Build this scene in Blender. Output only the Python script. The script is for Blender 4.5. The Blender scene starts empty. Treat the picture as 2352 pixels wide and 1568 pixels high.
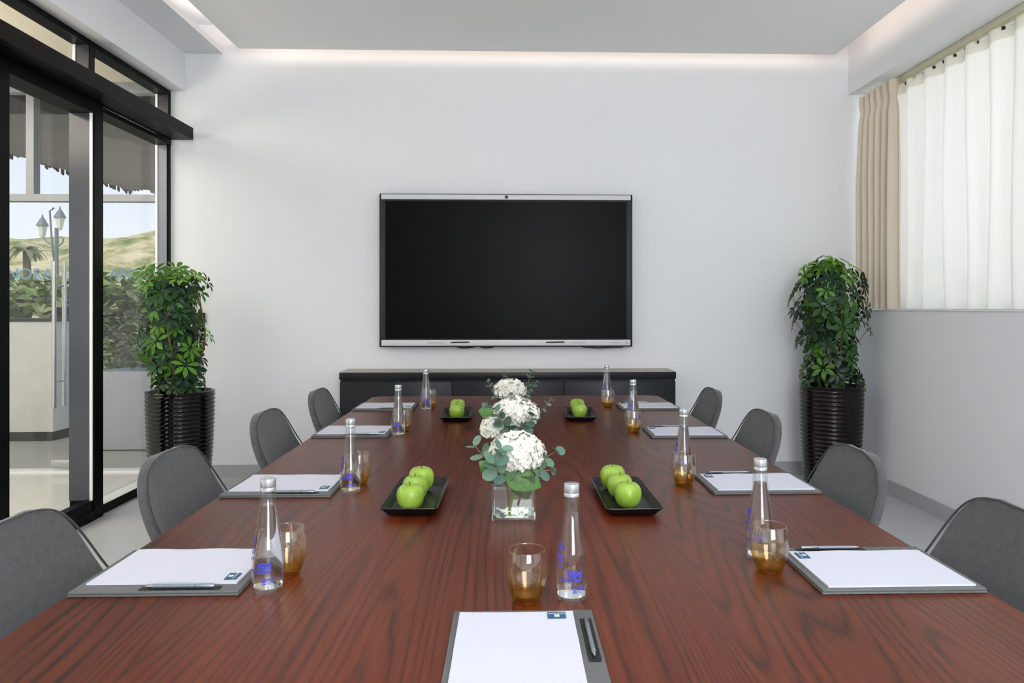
import bpy, bmesh, math, random
from mathutils import Vector, Matrix, Euler

scene = bpy.context.scene
COL = scene.collection
PI = math.pi
random.seed(7)

# ------------------------------------------------------------------ helpers
def link(name, me, parent=None, loc=None, rot=None):
    o = bpy.data.objects.new(name, me)
    COL.objects.link(o)
    if loc is not None: o.location = loc
    if rot is not None: o.rotation_euler = rot
    if parent is not None: o.parent = parent
    return o

def tag(o, label=None, cat=None, group=None, kind=None):
    if label: o['label'] = label
    if cat: o['category'] = cat
    if group: o['group'] = group
    if kind: o['kind'] = kind
    return o

def thing(name, label, cat, loc=(0, 0, 0), rotz=0.0, group=None):
    o = bpy.data.objects.new(name, None)
    COL.objects.link(o)
    o.empty_display_size = 0.05
    o.location = loc
    o.rotation_euler = (0, 0, rotz)
    return tag(o, label, cat, group)

def children(o):
    return [c for c in bpy.data.objects if c.parent == o]

KIDS = {}
def dup(root, loc, rotz, label, group=None):
    r = root.copy(); COL.objects.link(r)
    r.location = loc; r.rotation_euler = (0, 0, rotz)
    r['label'] = label
    if group: r['group'] = group
    if root.name not in KIDS:
        KIDS[root.name] = [(c, children(c)) for c in children(root)]
    for c0, subs in KIDS[root.name]:
        c = c0.copy(); COL.objects.link(c); c.parent = r
        for s0 in subs:
            s = s0.copy(); COL.objects.link(s); s.parent = c
    return r

def new_bm():
    return bmesh.new()

def finish(bm, name, mat, parent=None, smooth=None, loc=None, rot=None):
    bmesh.ops.recalc_face_normals(bm, faces=bm.faces[:])
    me = bpy.data.meshes.new(name)
    bm.to_mesh(me); bm.free()
    mats = mat if isinstance(mat, (list, tuple)) else [mat]
    for m in mats: me.materials.append(m)
    if smooth is not None:
        me.shade_smooth()
        if smooth < 179: me.set_sharp_from_angle(angle=math.radians(smooth))
    return link(name, me, parent, loc, rot)

def bx(bm, x0, x1, y0, y1, z0, z1, bev=0.0, seg=2, mi=0):
    vs = [bm.verts.new(p) for p in ((x0,y0,z0),(x1,y0,z0),(x1,y1,z0),(x0,y1,z0),(x0,y0,z1),(x1,y0,z1),(x1,y1,z1),(x0,y1,z1))]
    fs = [bm.faces.new([vs[i] for i in q]) for q in ((0,3,2,1),(4,5,6,7),(0,1,5,4),(1,2,6,5),(2,3,7,6),(3,0,4,7))]
    for f in fs: f.material_index = mi
    if bev > 0:
        es = list({e for f in fs for e in f.edges})
        bmesh.ops.bevel(bm, geom=es, offset=bev, segments=seg, affect='EDGES', profile=0.5)

def box_obj(name, mat, parent, *b, bev=0.0, seg=2, kind=None, smooth=None):
    bm = new_bm(); bx(bm, *b, bev=bev, seg=seg)
    o = finish(bm, name, mat, parent, smooth=(40 if bev and smooth is None else smooth))
    if kind: o['kind'] = kind
    return o

def lathe(bm, prof, n=32, cx=0, cy=0, cap0=True, cap1=True, closed=False):
    rings = []
    for r, z in prof:
        if r < 1e-6:
            rings.append([bm.verts.new((cx, cy, z))])
        else:
            rings.append([bm.verts.new((cx + r*math.cos(2*PI*i/n), cy + r*math.sin(2*PI*i/n), z)) for i in range(n)])
    pairs = list(zip(rings, rings[1:]))
    if closed: pairs.append((rings[-1], rings[0]))
    for a, b in pairs:
        if len(a) == 1 and len(b) == 1: continue
        for i in range(n):
            j = (i+1) % n
            if len(a) == 1: bm.faces.new((a[0], b[i], b[j]))
            elif len(b) == 1: bm.faces.new((a[i], a[j], b[0]))
            else: bm.faces.new((a[i], a[j], b[j], b[i]))
    if not closed:
        if cap0 and len(rings[0]) > 1: bm.faces.new(rings[0][::-1])
        if cap1 and len(rings[-1]) > 1: bm.faces.new(rings[-1])

def tube(bm, pts, rad, n=8, cap=True, mi=0):
    pts = [Vector(p) for p in pts]
    rads = rad if isinstance(rad, (list, tuple)) else [rad]*len(pts)
    rings = []; up = None
    for i, p in enumerate(pts):
        t = (pts[min(i+1, len(pts)-1)] - pts[max(i-1, 0)])
        if t.length < 1e-9: t = Vector((0, 0, 1))
        t.normalize()
        if up is None:
            up = Vector((0, 0, 1)) if abs(t.z) < 0.9 else Vector((1, 0, 0))
        a = up - t*up.dot(t)
        if a.length < 1e-6: a = t.orthogonal()
        a.normalize(); b = t.cross(a); up = a
        rings.append([bm.verts.new(p + (a*math.cos(2*PI*k/n) + b*math.sin(2*PI*k/n))*rads[i]) for k in range(n)])
    for r0, r1 in zip(rings, rings[1:]):
        for k in range(n):
            f = bm.faces.new((r0[k], r0[(k+1) % n], r1[(k+1) % n], r1[k])); f.material_index = mi
    if cap:
        bm.faces.new(rings[0][::-1]).material_index = mi
        bm.faces.new(rings[-1]).material_index = mi

def spline(keys, n):
    """Catmull-Rom through tuples, n samples per span."""
    out = []
    K = [keys[0]] + list(keys) + [keys[-1]]
    for i in range(1, len(K)-2):
        for s in range(n):
            t = s/n
            out.append(tuple(0.5*((2*b) + (-a+c)*t + (2*a-5*b+4*c-d)*t*t + (-a+3*b-3*c+d)*t**3)
                             for a, b, c, d in zip(K[i-1], K[i], K[i+1], K[i+2])))
    out.append(tuple(keys[-1]))
    return out

def text_mesh(body, size, mat, name, parent, loc, rot, extrude=0.0, align='CENTER'):
    cu = bpy.data.curves.new('lettering_curve', 'FONT')
    cu.body = body; cu.size = size; cu.align_x = align; cu.align_y = 'CENTER'; cu.extrude = extrude
    t = bpy.data.objects.new('lettering_curve', cu); COL.objects.link(t)
    dg = bpy.context.evaluated_depsgraph_get()
    me = bpy.data.meshes.new_from_object(t.evaluated_get(dg))
    bpy.data.objects.remove(t); bpy.data.curves.remove(cu)
    me.name = name
    me.materials.clear(); me.materials.append(mat)
    return link(name, me, parent, loc, rot)

# ------------------------------------------------------------------ materials
def srgb(r, g, b):
    def f(c):
        c /= 255.0
        return c/12.92 if c <= 0.04045 else ((c+0.055)/1.055)**2.4
    return (f(r), f(g), f(b), 1.0)

class NT:
    def __init__(self, name):
        self.m = bpy.data.materials.new(name); self.m.use_nodes = True
        self.t = self.m.node_tree; self.t.nodes.clear()
        self.out = self.n('ShaderNodeOutputMaterial')
    def n(self, typ, **kw):
        nd = self.t.nodes.new(typ)
        for k, v in kw.items():
            if k.startswith('i_'):
                nd.inputs[k[2:].replace('_', ' ')].default_value = v
            else: setattr(nd, k, v)
        return nd
    def l(self, a, b): self.t.links.new(a, b)
    def math(self, op, a, b=None):
        nd = self.n('ShaderNodeMath', operation=op)
        for i, v in enumerate((a, b)):
            if v is None: continue
            if isinstance(v, (int, float)): nd.inputs[i].default_value = v
            else: self.l(v, nd.inputs[i])
        return nd.outputs[0]
    def coords(self, scale=(1, 1, 1), kind='Object', loc=(0, 0, 0)):
        tc = self.n('ShaderNodeTexCoord'); mp = self.n('ShaderNodeMapping')
        mp.inputs['Scale'].default_value = scale
        mp.inputs['Location'].default_value = loc
        self.l(tc.outputs[kind], mp.inputs['Vector'])
        return mp.outputs[0]
    def noise(self, vec, scale, detail=3, rough=0.5, dist=0.0):
        nd = self.n('ShaderNodeTexNoise')
        nd.inputs['Scale'].default_value = scale; nd.inputs['Detail'].default_value = detail
        nd.inputs['Roughness'].default_value = rough; nd.inputs['Distortion'].default_value = dist
        self.l(vec, nd.inputs['Vector'])
        return nd.outputs[0]
    def ramp(self, fac, stops, interp='LINEAR'):
        nd = self.n('ShaderNodeValToRGB'); cr = nd.color_ramp; cr.interpolation = interp
        while len(cr.elements) < len(stops): cr.elements.new(0.5)
        for e, (p, c) in zip(cr.elements, stops):
            e.position = p; e.color = c
        self.l(fac, nd.inputs[0])
        return nd.outputs[0]
    def bump(self, h, strength, dist=0.01):
        nd = self.n('ShaderNodeBump'); nd.inputs['Strength'].default_value = strength
        nd.inputs['Distance'].default_value = dist
        self.l(h, nd.inputs['Height'])
        return nd.outputs[0]
    def bsdf(self, color=None, rough=0.5, metal=0.0, spec=0.5, coat=0.0, coat_rough=0.1, normal=None, colsock=None, **kw):
        p = self.n('ShaderNodeBsdfPrincipled')
        if color: p.inputs['Base Color'].default_value = color
        if colsock is not None: self.l(colsock, p.inputs['Base Color'])
        p.inputs['Roughness'].default_value = rough; p.inputs['Metallic'].default_value = metal
        p.inputs['Specular IOR Level'].default_value = spec
        p.inputs['Coat Weight'].default_value = coat; p.inputs['Coat Roughness'].default_value = coat_rough
        if normal is not None: self.l(normal, p.inputs['Normal'])
        for k, v in kw.items(): p.inputs[k].default_value = v
        self.l(p.outputs[0], self.out.inputs[0])
        return p

def mat_plain(name, rgb, rough=0.5, metal=0.0, spec=0.5, var=0.04, nscale=8.0, bump=0.0, bscale=60.0, coat=0.0, cr=0.1):
    t = NT(name); c = srgb(*rgb)
    v = t.coords()
    n = t.noise(v, nscale, 3)
    lo = tuple(max(0, x*(1-var)) for x in c[:3]) + (1,)
    hi = tuple(min(1, x*(1+var)) for x in c[:3]) + (1,)
    cs = t.ramp(n, [(0.3, lo), (0.7, hi)])
    nm = None
    if bump: nm = t.bump(t.noise(v, bscale, 4), bump, 0.004)
    t.bsdf(colsock=cs, rough=rough, metal=metal, spec=spec, normal=nm, coat=coat, coat_rough=cr)
    return t.m

M = {}
M['wall'] = mat_plain('white_wall_paint', (233, 235, 238), 0.75, spec=0.25, var=0.012, nscale=1.2, bump=0.03, bscale=180)
M['ceil'] = mat_plain('ceiling_paint', (238, 239, 240), 0.85, spec=0.2, var=0.01, nscale=1.0)
M['base'] = mat_plain('grey_baseboard', (176, 178, 181), 0.45, var=0.02)
M['sill'] = mat_plain('white_sill', (228, 229, 228), 0.4, var=0.02)
M['frame'] = mat_plain('black_aluminium', (6, 6, 7), 0.42, spec=0.10, var=0.1)
M['frame_reflect'] = mat_plain('black_aluminium_reflecting', (52, 54, 62), 0.16, spec=0.8, var=0.05)  # black frame with its reflections put into a paler tone
M['frame_skylit'] = mat_plain('black_aluminium_skylit', (128, 132, 140), 0.35, metal=0.3, var=0.05)  # black frame again, greyed to carry the outside light on it
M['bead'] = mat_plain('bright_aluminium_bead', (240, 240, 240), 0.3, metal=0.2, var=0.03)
M['steel'] = mat_plain('brushed_steel', (200, 200, 198), 0.28, metal=1.0, var=0.05, nscale=40)
M['black'] = mat_plain('black_plastic', (12, 12, 13), 0.4, var=0.1)
M['silver_bar'] = mat_plain('silver_bezel', (214, 214, 219), 0.4, var=0.02)
M['bezel'] = mat_plain('dark_bezel', (44, 46, 49), 0.35, metal=0.3, var=0.05)
M['silver_grey'] = mat_plain('soft_grey_print', (188, 188, 194), 0.5)
M['cap'] = mat_plain('white_metal_cap', (200, 202, 205), 0.22, metal=0.7, var=0.02)
M['folder'] = mat_plain('charcoal_folder', (92, 94, 94), 0.55, var=0.05, nscale=120, bump=0.15, bscale=900)
M['slot'] = mat_plain('black_pen_recess', (22, 23, 24), 0.6)
M['paper'] = mat_plain('white_paper', (200, 201, 214), 0.8, spec=0.2, var=0.008)
M['logo'] = mat_plain('slate_blue_print', (48, 82, 108), 0.6, var=0.03)
M['white_print'] = mat_plain('white_print', (236, 240, 245), 0.6)
M['pen'] = mat_plain('silver_blue_pen', (140, 150, 158), 0.25, metal=0.7, var=0.03)
M['plate'] = mat_plain('black_stoneware', (17, 18, 18), 0.38, var=0.15, nscale=40)
M['navy'] = mat_plain('dark_navy_lacquer', (19, 20, 26), 0.4, spec=0.3, var=0.06, nscale=5)
M['navy_door'] = mat_plain('dark_navy_door', (17, 18, 25), 0.4, spec=0.3, var=0.08, nscale=3)
M['taupe'] = mat_plain('taupe_top', (158, 146, 132), 0.35, var=0.04)
M['soil'] = mat_plain('soil', (38, 30, 24), 0.95, var=0.4, nscale=60, bump=0.6, bscale=90)
M['trunk'] = mat_plain('plant_stem', (96, 92, 56), 0.8, var=0.25, nscale=40)
M['sprig_stem'] = mat_plain('sprig_stem', (150, 128, 88), 0.7, var=0.15, nscale=60)
M['flower_stem'] = mat_plain('flower_stem', (150, 178, 62), 0.5, var=0.12, nscale=60)
M['leg'] = mat_plain('black_metal_leg', (18, 18, 19), 0.4, metal=0.4)
M['leaf_big'] = mat_plain('hydrangea_leaf', (64, 106, 34), 0.45, var=0.3, nscale=70, bump=0.3, bscale=140)
M['petal'] = mat_plain('white_petal', (234, 233, 222), 0.7, spec=0.2, var=0.02, nscale=80)
M['flower_core'] = mat_plain('cream_flower_core', (222, 224, 196), 0.8, var=0.05, nscale=60)
M['counter'] = mat_plain('white_counter', (226, 224, 216), 0.5, var=0.03)
M['kick'] = mat_plain('dark_plinth', (40, 38, 36), 0.6)
M['plantbox'] = mat_plain('grey_planter', (168, 172, 180), 0.45, var=0.05, nscale=2)
M['thatch'] = mat_plain('grey_canopy', (58, 58, 59), 0.95, spec=0.1, var=0.25, nscale=3)
M['lamp_metal'] = mat_plain('weathered_lamp_metal', (120, 126, 122), 0.6, var=0.1)
M['lamp_glass'] = mat_plain('milky_lamp_glass', (232, 226, 200), 0.3)
M['blue_letter'] = mat_plain('blue_letter', (96, 136, 178), 0.5, var=0.05)
M['facade'] = mat_plain('grey_facade_frame', (150, 152, 158), 0.35, metal=0.2, var=0.04)
M['lobby_ceil'] = mat_plain('cream_lobby_ceiling', (232, 224, 205), 0.8, var=0.02, nscale=2)

# floor tile: large pale grey tiles with thin joints
def mat_floor(name, rgb, rough):
    t = NT(name); v = t.coords()
    br = t.n('ShaderNodeTexBrick'); br.offset = 0.0
    c = srgb(*rgb)
    br.inputs['Color1'].default_value = c
    br.inputs['Color2'].default_value = tuple(x*0.985 for x in c[:3]) + (1,)
    br.inputs['Mortar'].default_value = tuple(x*0.85 for x in c[:3]) + (1,)
    br.inputs['Scale'].default_value = 1.0; br.inputs['Mortar Size'].default_value = 0.002
    br.inputs['Brick Width'].default_value = 1.2; br.inputs['Row Height'].default_value = 1.2
    t.l(v, br.inputs['Vector'])
    n = t.noise(v, 2.5, 4)
    mx = t.n('ShaderNodeMixRGB', blend_type='MULTIPLY'); mx.inputs[0].default_value = 0.25
    t.l(br.outputs[0], mx.inputs[1])
    t.l(t.ramp(n, [(0.3, (0.85, 0.85, 0.86, 1)), (0.7, (1, 1, 1, 1))]), mx.inputs[2])
    t.bsdf(colsock=mx.outputs[0], rough=rough, spec=0.5)
    return t.m
M['floor'] = mat_floor('grey_floor_tile', (186, 188, 190), 0.4)
M['lobby_floor'] = mat_floor('polished_lobby_tile', (205, 203, 198), 0.15)

# rosewood veneer
def mat_wood():
    t = NT('rosewood_veneer')
    v0 = t.coords((30, 2.0, 1)); wob = t.noise(v0, 1.0, 3, 0.6)
    v1 = t.coords((2.9, 0.21, 1.0), loc=(0.7, 0.35, 0))
    n1 = t.noise(v1, 1.0, 1.5, 0.4, 0.15)
    ph = t.math('ADD', t.math('MULTIPLY', n1, 58.0), t.math('MULTIPLY', wob, 0.8))
    rings = t.math('MULTIPLY', t.math('PINGPONG', ph, 0.5), 2.0)
    rings = t.math('SUBTRACT', 1.0, t.math('POWER', t.math('SUBTRACT', 1.0, rings), 3.0))
    v2 = t.coords((110, 1.6, 1)); n2 = t.noise(v2, 1.0, 5, 0.65)
    v3 = t.coords((560, 11.0, 1)); n3 = t.noise(v3, 1.0, 2, 0.6)
    v4 = t.coords((2.2, 0.4, 1), loc=(3, 1, 0)); n4 = t.noise(v4, 1.0, 2)
    s = t.math('ADD', t.math('MULTIPLY', rings, 0.23), t.math('MULTIPLY', n2, 0.44))
    s = t.math('ADD', s, t.math('MULTIPLY', n4, 0.36))
    col = t.ramp(s, [(0.30, srgb(34, 12, 5)), (0.44, srgb(62, 22, 8)), (0.58, srgb(86, 32, 12)), (0.80, srgb(108, 46, 19))])
    pores = t.ramp(n3, [(0.32, (0.52, 0.46, 0.44, 1)), (0.47, (1, 1, 1, 1))])
    mx = t.n('ShaderNodeMixRGB', blend_type='MULTIPLY'); mx.inputs[0].default_value = 0.8
    t.l(col, mx.inputs[1]); t.l(pores, mx.inputs[2])
    t.bsdf(colsock=mx.outputs[0], rough=0.36, spec=0.36, normal=t.bump(n3, 0.04, 0.002))
    return t.m
M['wood'] = mat_wood()

# woven grey chair fabric
def mat_fabric(name, rgb, amt=0.25):
    t = NT(name); v = t.coords()
    c = srgb(*rgb)
    n = t.noise(v, 420, 3, 0.7); n2 = t.noise(v, 60, 2)
    s = t.math('ADD', t.math('MULTIPLY', n, 0.7), t.math('MULTIPLY', n2, 0.3))
    cs = t.ramp(s, [(0.36, tuple(x*(1-amt) for x in c[:3])+(1,)), (0.64, tuple(x*(1+amt) for x in c[:3])+(1,))])
    p = t.bsdf(colsock=cs, rough=0.92, spec=0.2, normal=t.bump(n, 0.25, 0.002))
    p.inputs['Sheen Weight'].default_value = 0.25
    p.inputs['Sheen Roughness'].default_value = 0.5
    return t.m
M['fabric'] = mat_fabric('grey_felt', (80, 81, 82))
M['piping'] = mat_fabric('dark_piping', (58, 59, 60), 0.1)

# glossy ribbed planter glaze
M['pot_black'] = mat_plain('black_glaze', (6, 5, 6), 0.05, spec=0.32, var=0.1)
M['pot_brown'] = mat_plain('dark_brown_glaze', (18, 10, 8), 0.06, spec=0.32, var=0.12)

# screen
def mat_screen():
    t = NT('screen_glass'); v = t.coords()
    n = t.noise(v, 0.8, 1)
    cs = t.ramp(n, [(0.2, (0.0012, 0.0012, 0.0012, 1)), (0.8, (0.0025, 0.0025, 0.0025, 1))])
    t.bsdf(colsock=cs, rough=0.34, spec=0.07)
    return t.m
M['screen'] = mat_screen()

# vertex-coloured foliage
def mat_leaf(name, rough=0.38, trans=0.25):
    t = NT(name)
    a = t.n('ShaderNodeAttribute', attribute_name='Col')
    v = t.coords(); n = t.noise(v, 90, 2)
    mx = t.n('ShaderNodeMixRGB', blend_type='MULTIPLY'); mx.inputs[0].default_value = 0.5
    t.l(a.outputs['Color'], mx.inputs[1])
    t.l(t.ramp(n, [(0.3, (0.65, 0.7, 0.6, 1)), (0.7, (1, 1, 1, 1))]), mx.inputs[2])
    p = t.bsdf(colsock=mx.outputs[0], rough=rough, spec=0.45)
    tr = t.n('ShaderNodeBsdfTranslucent'); t.l(mx.outputs[0], tr.inputs[0])
    ms = t.n('ShaderNodeMixShader'); ms.inputs[0].default_value = trans
    t.l(p.outputs[0], ms.inputs[1]); t.l(tr.outputs[0], ms.inputs[2]); t.l(ms.outputs[0], t.out.inputs[0])
    return t.m
M['leaf'] = mat_leaf('umbrella_plant_leaf')
M['euc'] = mat_leaf('eucalyptus_leaf', 0.6, 0.15)
M['hedge'] = mat_leaf('hedge_leaf', 0.5, 0.3)

# apples
def mat_apple():
    t = NT('green_apple_skin'); v = t.coords()
    n = t.noise(v, 22, 3); sp = t.noise(v, 320, 1)
    tc = t.n('ShaderNodeTexCoord'); sx = t.n('ShaderNodeSeparateXYZ'); t.l(tc.outputs['Object'], sx.inputs[0])
    s = t.math('ADD', t.math('MULTIPLY', n, 0.7), t.math('MULTIPLY', sx.outputs[2], 4.0))
    col = t.ramp(s, [(0.30, srgb(114, 146, 44)), (0.5, srgb(138, 170, 60)), (0.75, srgb(160, 188, 86))])
    mx = t.n('ShaderNodeMixRGB', blend_type='MIX')
    t.l(t.ramp(sp, [(0.68, (0, 0, 0, 1)), (0.74, (0.5, 0.5, 0.5, 1))]), mx.inputs[0])
    t.l(col, mx.inputs[1]); mx.inputs[2].default_value = srgb(196, 218, 130)
    t.bsdf(colsock=mx.outputs[0], rough=0.3, spec=0.4)
    return t.m
M['apple'] = mat_apple()
M['apple_stem'] = mat_plain('apple_stem', (70, 62, 24), 0.8)

# glasses
def mat_glass(name, color=(1, 1, 1, 1), ior=1.45, rough=0.0):
    t = NT(name)
    g = t.n('ShaderNodeBsdfGlass'); g.inputs['Color'].default_value = color
    g.inputs['IOR'].default_value = ior; g.inputs['Roughness'].default_value = rough
    t.l(g.outputs[0], t.out.inputs[0])
    return t.m
M['glass'] = mat_glass('clear_glass', (0.97, 0.985, 0.98, 1))
M['water'] = mat_glass('water', (0.99, 1, 1, 1), 1.33)
M['bottle_water'] = mat_glass('bottle_water', (0.99, 0.995, 1, 1), 1.22)

def mat_thin(name, tint=(0.97, 0.98, 0.98, 1), ior=1.45, rough=0.0, amber=None, gain=1.0):
    """thin-walled glass: see-through with Fresnel reflection"""
    t = NT(name)
    tr = t.n('ShaderNodeBsdfTransparent'); tr.inputs[0].default_value = tint
    gl = t.n('ShaderNodeBsdfGlossy'); gl.inputs['Roughness'].default_value = rough
    gl.inputs[0].default_value = (1, 1, 1, 1)
    lw = t.n('ShaderNodeLayerWeight'); lw.inputs[0].default_value = 0.5
    f0 = ((ior-1)/(ior+1))**2
    fac = t.math('ADD', t.math('MULTIPLY', t.math('POWER', lw.outputs['Facing'], 5.0), 1-f0), f0)
    if gain != 1.0: fac = t.math('MULTIPLY', fac, gain)
    ms = t.n('ShaderNodeMixShader')
    t.l(fac, ms.inputs[0]); t.l(tr.outputs[0], ms.inputs[1]); t.l(gl.outputs[0], ms.inputs[2])
    t.l(ms.outputs[0], t.out.inputs[0])
    if amber:
        tc = t.n('ShaderNodeTexCoord'); sx = t.n('ShaderNodeSeparateXYZ'); t.l(tc.outputs['Object'], sx.inputs[0])
        h = t.math('DIVIDE', sx.outputs[2], 0.098)
        t.l(t.ramp(h, amber), tr.inputs[0])
    return t.m
M['pane'] = mat_thin('window_pane', (0.985, 0.99, 0.99, 1), gain=0.45)
M['tumbler'] = mat_thin('amber_ombre_glass', ior=1.75, amber=[(0.0, (0.82, 0.58, 0.10, 1)), (0.10, (0.76, 0.50, 0.10, 1)),
            (0.26, (0.90, 0.79, 0.55, 1)), (0.50, (0.97, 0.94, 0.88, 1)), (1.0, (0.98, 0.965, 0.94, 1))])
M['bottle'] = mat_thin('bottle_glass', (0.965, 0.975, 0.975, 1), 1.55)

def mat_print():
    t = NT('violet_blue_print'); v = t.coords()
    tr = t.n('ShaderNodeBsdfTransparent')
    df = t.n('ShaderNodeBsdfDiffuse'); df.inputs[0].default_value = srgb(70, 78, 190)
    ms = t.n('ShaderNodeMixShader')
    w = t.noise(t.coords((160, 160, 420)), 1.0, 2)
    t.l(t.ramp(w, [(0.42, (0.10,)*3+(1,)), (0.52, (0.85,)*3+(1,))]), ms.inputs[0])
    t.l(tr.outputs[0], ms.inputs[1]); t.l(df.outputs[0], ms.inputs[2]); t.l(ms.outputs[0], t.out.inputs[0])
    return t.m
M['print'] = mat_print()

# fabrics of the window
def mat_cloth(name, rgb, trans, transp=0.0, edge=0.0):
    t = NT(name); c = srgb(*rgb)
    v = t.coords((1, 260, 260)); n = t.noise(v, 1.0, 2)
    cs = t.ramp(n, [(0.3, tuple(x*0.95 for x in c[:3])+(1,)), (0.7, c)])
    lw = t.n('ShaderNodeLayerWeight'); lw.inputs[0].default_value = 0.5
    k = t.ramp(lw.outputs['Facing'], [(0.25, (1, 1, 1, 1)), (0.9, (1-edge,)*3 + (1,))])  # fold shading put into the colour: darker where the cloth turns edge-on
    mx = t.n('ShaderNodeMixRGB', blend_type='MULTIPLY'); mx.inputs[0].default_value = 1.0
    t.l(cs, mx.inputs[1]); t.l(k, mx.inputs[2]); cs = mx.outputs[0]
    d = t.n('ShaderNodeBsdfDiffuse'); t.l(cs, d.inputs[0])
    tr = t.n('ShaderNodeBsdfTranslucent'); t.l(cs, tr.inputs[0])
    ms = t.n('ShaderNodeMixShader'); ms.inputs[0].default_value = trans
    t.l(d.outputs[0], ms.inputs[1]); t.l(tr.outputs[0], ms.inputs[2])
    last = ms
    if transp:
        tp = t.n('ShaderNodeBsdfTransparent'); m2 = t.n('ShaderNodeMixShader'); m2.inputs[0].default_value = transp
        t.l(ms.outputs[0], m2.inputs[1]); t.l(tp.outputs[0], m2.inputs[2]); last = m2
    t.l(last.outputs[0], t.out.inputs[0])
    return t.m
M['sheer'] = mat_cloth('white_sheer', (244, 242, 234), 0.55, 0.05, 0.18)
M['drape'] = mat_cloth('beige_drape', (224, 213, 196), 0.2)
M['rail'] = mat_plain('cream_curtain_rail', (206, 200, 172), 0.4, var=0.03)

def mat_hill():
    t = NT('dry_hillside'); v = t.coords()
    n = t.noise(v, 0.42, 7, 0.72)
    cs = t.ramp(n, [(0.36, srgb(104, 116, 66)), (0.46, srgb(156, 152, 100)), (0.55, srgb(204, 184, 144)), (0.68, srgb(222, 204, 168))])
    t.bsdf(colsock=cs, rough=0.95, spec=0.1)
    return t.m
M['hill'] = mat_hill()
M['ground'] = mat_plain('pale_paving', (176, 172, 164), 0.7, var=0.05, nscale=2)

# ------------------------------------------------------------------ camera
psi = math.radians(1.66)
F_PX = 1670.0
cam_d = bpy.data.cameras.new('camera')
cam = bpy.data.objects.new('camera', cam_d); COL.objects.link(cam)
cam.location = (0, 0, 1.307)
cam.rotation_euler = (PI/2, 0, -psi)
cam_d.sensor_fit = 'HORIZONTAL'; cam_d.sensor_width = 36.0
cam_d.lens = F_PX/2352*36.0
CX = 1171 + F_PX*math.tan(psi)
cam_d.shift_x = (1176 - CX)/2352
cam_d.shift_y = (706 - 784)/2352
cam_d.clip_start = 0.05; cam_d.clip_end = 400
scene.camera = cam

# ------------------------------------------------------------------ room shell
WY = 5.66       # far wall
YN = -1.9       # wall behind the camera
LX, RX = -2.60, 2.668
def S(name, mat, *b, **k):
    return box_obj(name, mat, None, *b, kind='structure', **k)

S('floor', M['floor'], -2.72, 3.05, YN-0.1, WY+0.12, -0.1, 0.0)
S('wall_back', M['wall'], LX, 3.16, WY, WY+0.12, 0.0, 3.48)
S('wall_front', M['wall'], -2.72, 3.16, YN-0.1, YN, 0.0, 3.48)
# right wall: lower part with recess ledge, and the bulkhead over the curtain recess
bm = new_bm()
bx(bm, RX, 3.06, YN, WY, 0.0, 1.285)
bx(bm, RX, 3.16, YN, WY, 2.982, 3.48)
bx(bm, 2.9, 3.06, YN, 0.6, 1.285, 2.982)
o = finish(bm, 'wall_right', M['wall']); o['kind'] = 'structure'
S('trim_4', M['sill'], RX-0.006, 3.02, 0.6, WY-0.001, 1.285, 1.291)
# left bulkhead over the glazing and the soffit beside the cove
bm = new_bm()
bx(bm, -2.74, -2.490, YN, WY, 2.967, 3.258)
bx(bm, -2.74, -2.205, YN, WY, 3.258, 3.30)
o = finish(bm, 'wall_left', M['wall']); o['kind'] = 'structure'
# floating ceiling panel with a light slot all around, and the slab above it
S('ceiling', M['ceil'], -2.022, 2.488, YN, 5.485, 3.238, 3.290)
S('trim_5', M['wall'], -2.74, 3.16, YN-0.1, WY+0.12, 3.48, 3.56)
S('baseboard_back', M['base'], LX+0.004, RX, WY-0.012, WY, 0.0, 0.098)
S('baseboard_right', M['base'], RX-0.012, RX, YN, WY-0.012, 0.0, 0.098)

# window behind the curtain
w1 = thing('window_1', None, None); w1['kind'] = 'structure'
bm = new_bm()
for y0 in (0.62, 2.28, 3.94, 5.6): bx(bm, 2.98, 3.04, y0, y0+0.05, 1.295, 2.98)
bx(bm, 2.98, 3.04, 0.62, 5.65, 1.292, 1.34); bx(bm, 2.98, 3.04, 0.62, 5.65, 2.93, 2.98)
finish(bm, 'window_frame', M['sill'], w1)
box_obj('window_pane', M['pane'], w1, 3.006, 3.012, 0.62, 5.65, 1.30, 2.96)

# ------------------------------------------------------------------ glazed partition on the left
XI, XO = -2.55, -2.70
d1 = thing('door_1', None, None); d1['kind'] = 'structure'
bm = new_bm()
bx(bm, XO, XI, 4.540, 4.640, 0.0, 2.575, 0.002, 1)      # post
bx(bm, XO, XI, 3.665, 3.785, 0.0, 2.575, 0.002, 1)      # post
bx(bm, XO, XI, 3.785, 4.540, 2.500, 2.575)              # header
bx(bm, XO, XI, 3.785, 4.540, 0.0, 0.062)                # threshold
finish(bm, 'door_frame', M['frame'], d1, smooth=40)
box_obj('stile_face', M['frame_reflect'], d1, XO+0.002, XI-0.016, 4.532, 4.5395, 0.125, 2.498)  # thin facing whose tone stands for reflections on the black stile
box_obj('door_rail', M['frame'], d1, -2.612, -2.556, 3.787, 4.530, 0.063, 0.125)
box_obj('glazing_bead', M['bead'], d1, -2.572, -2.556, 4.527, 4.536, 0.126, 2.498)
box_obj('glass_pane', M['pane'], d1, -2.692, -2.684, 3.787, 4.538, 0.063, 2.499)

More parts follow.
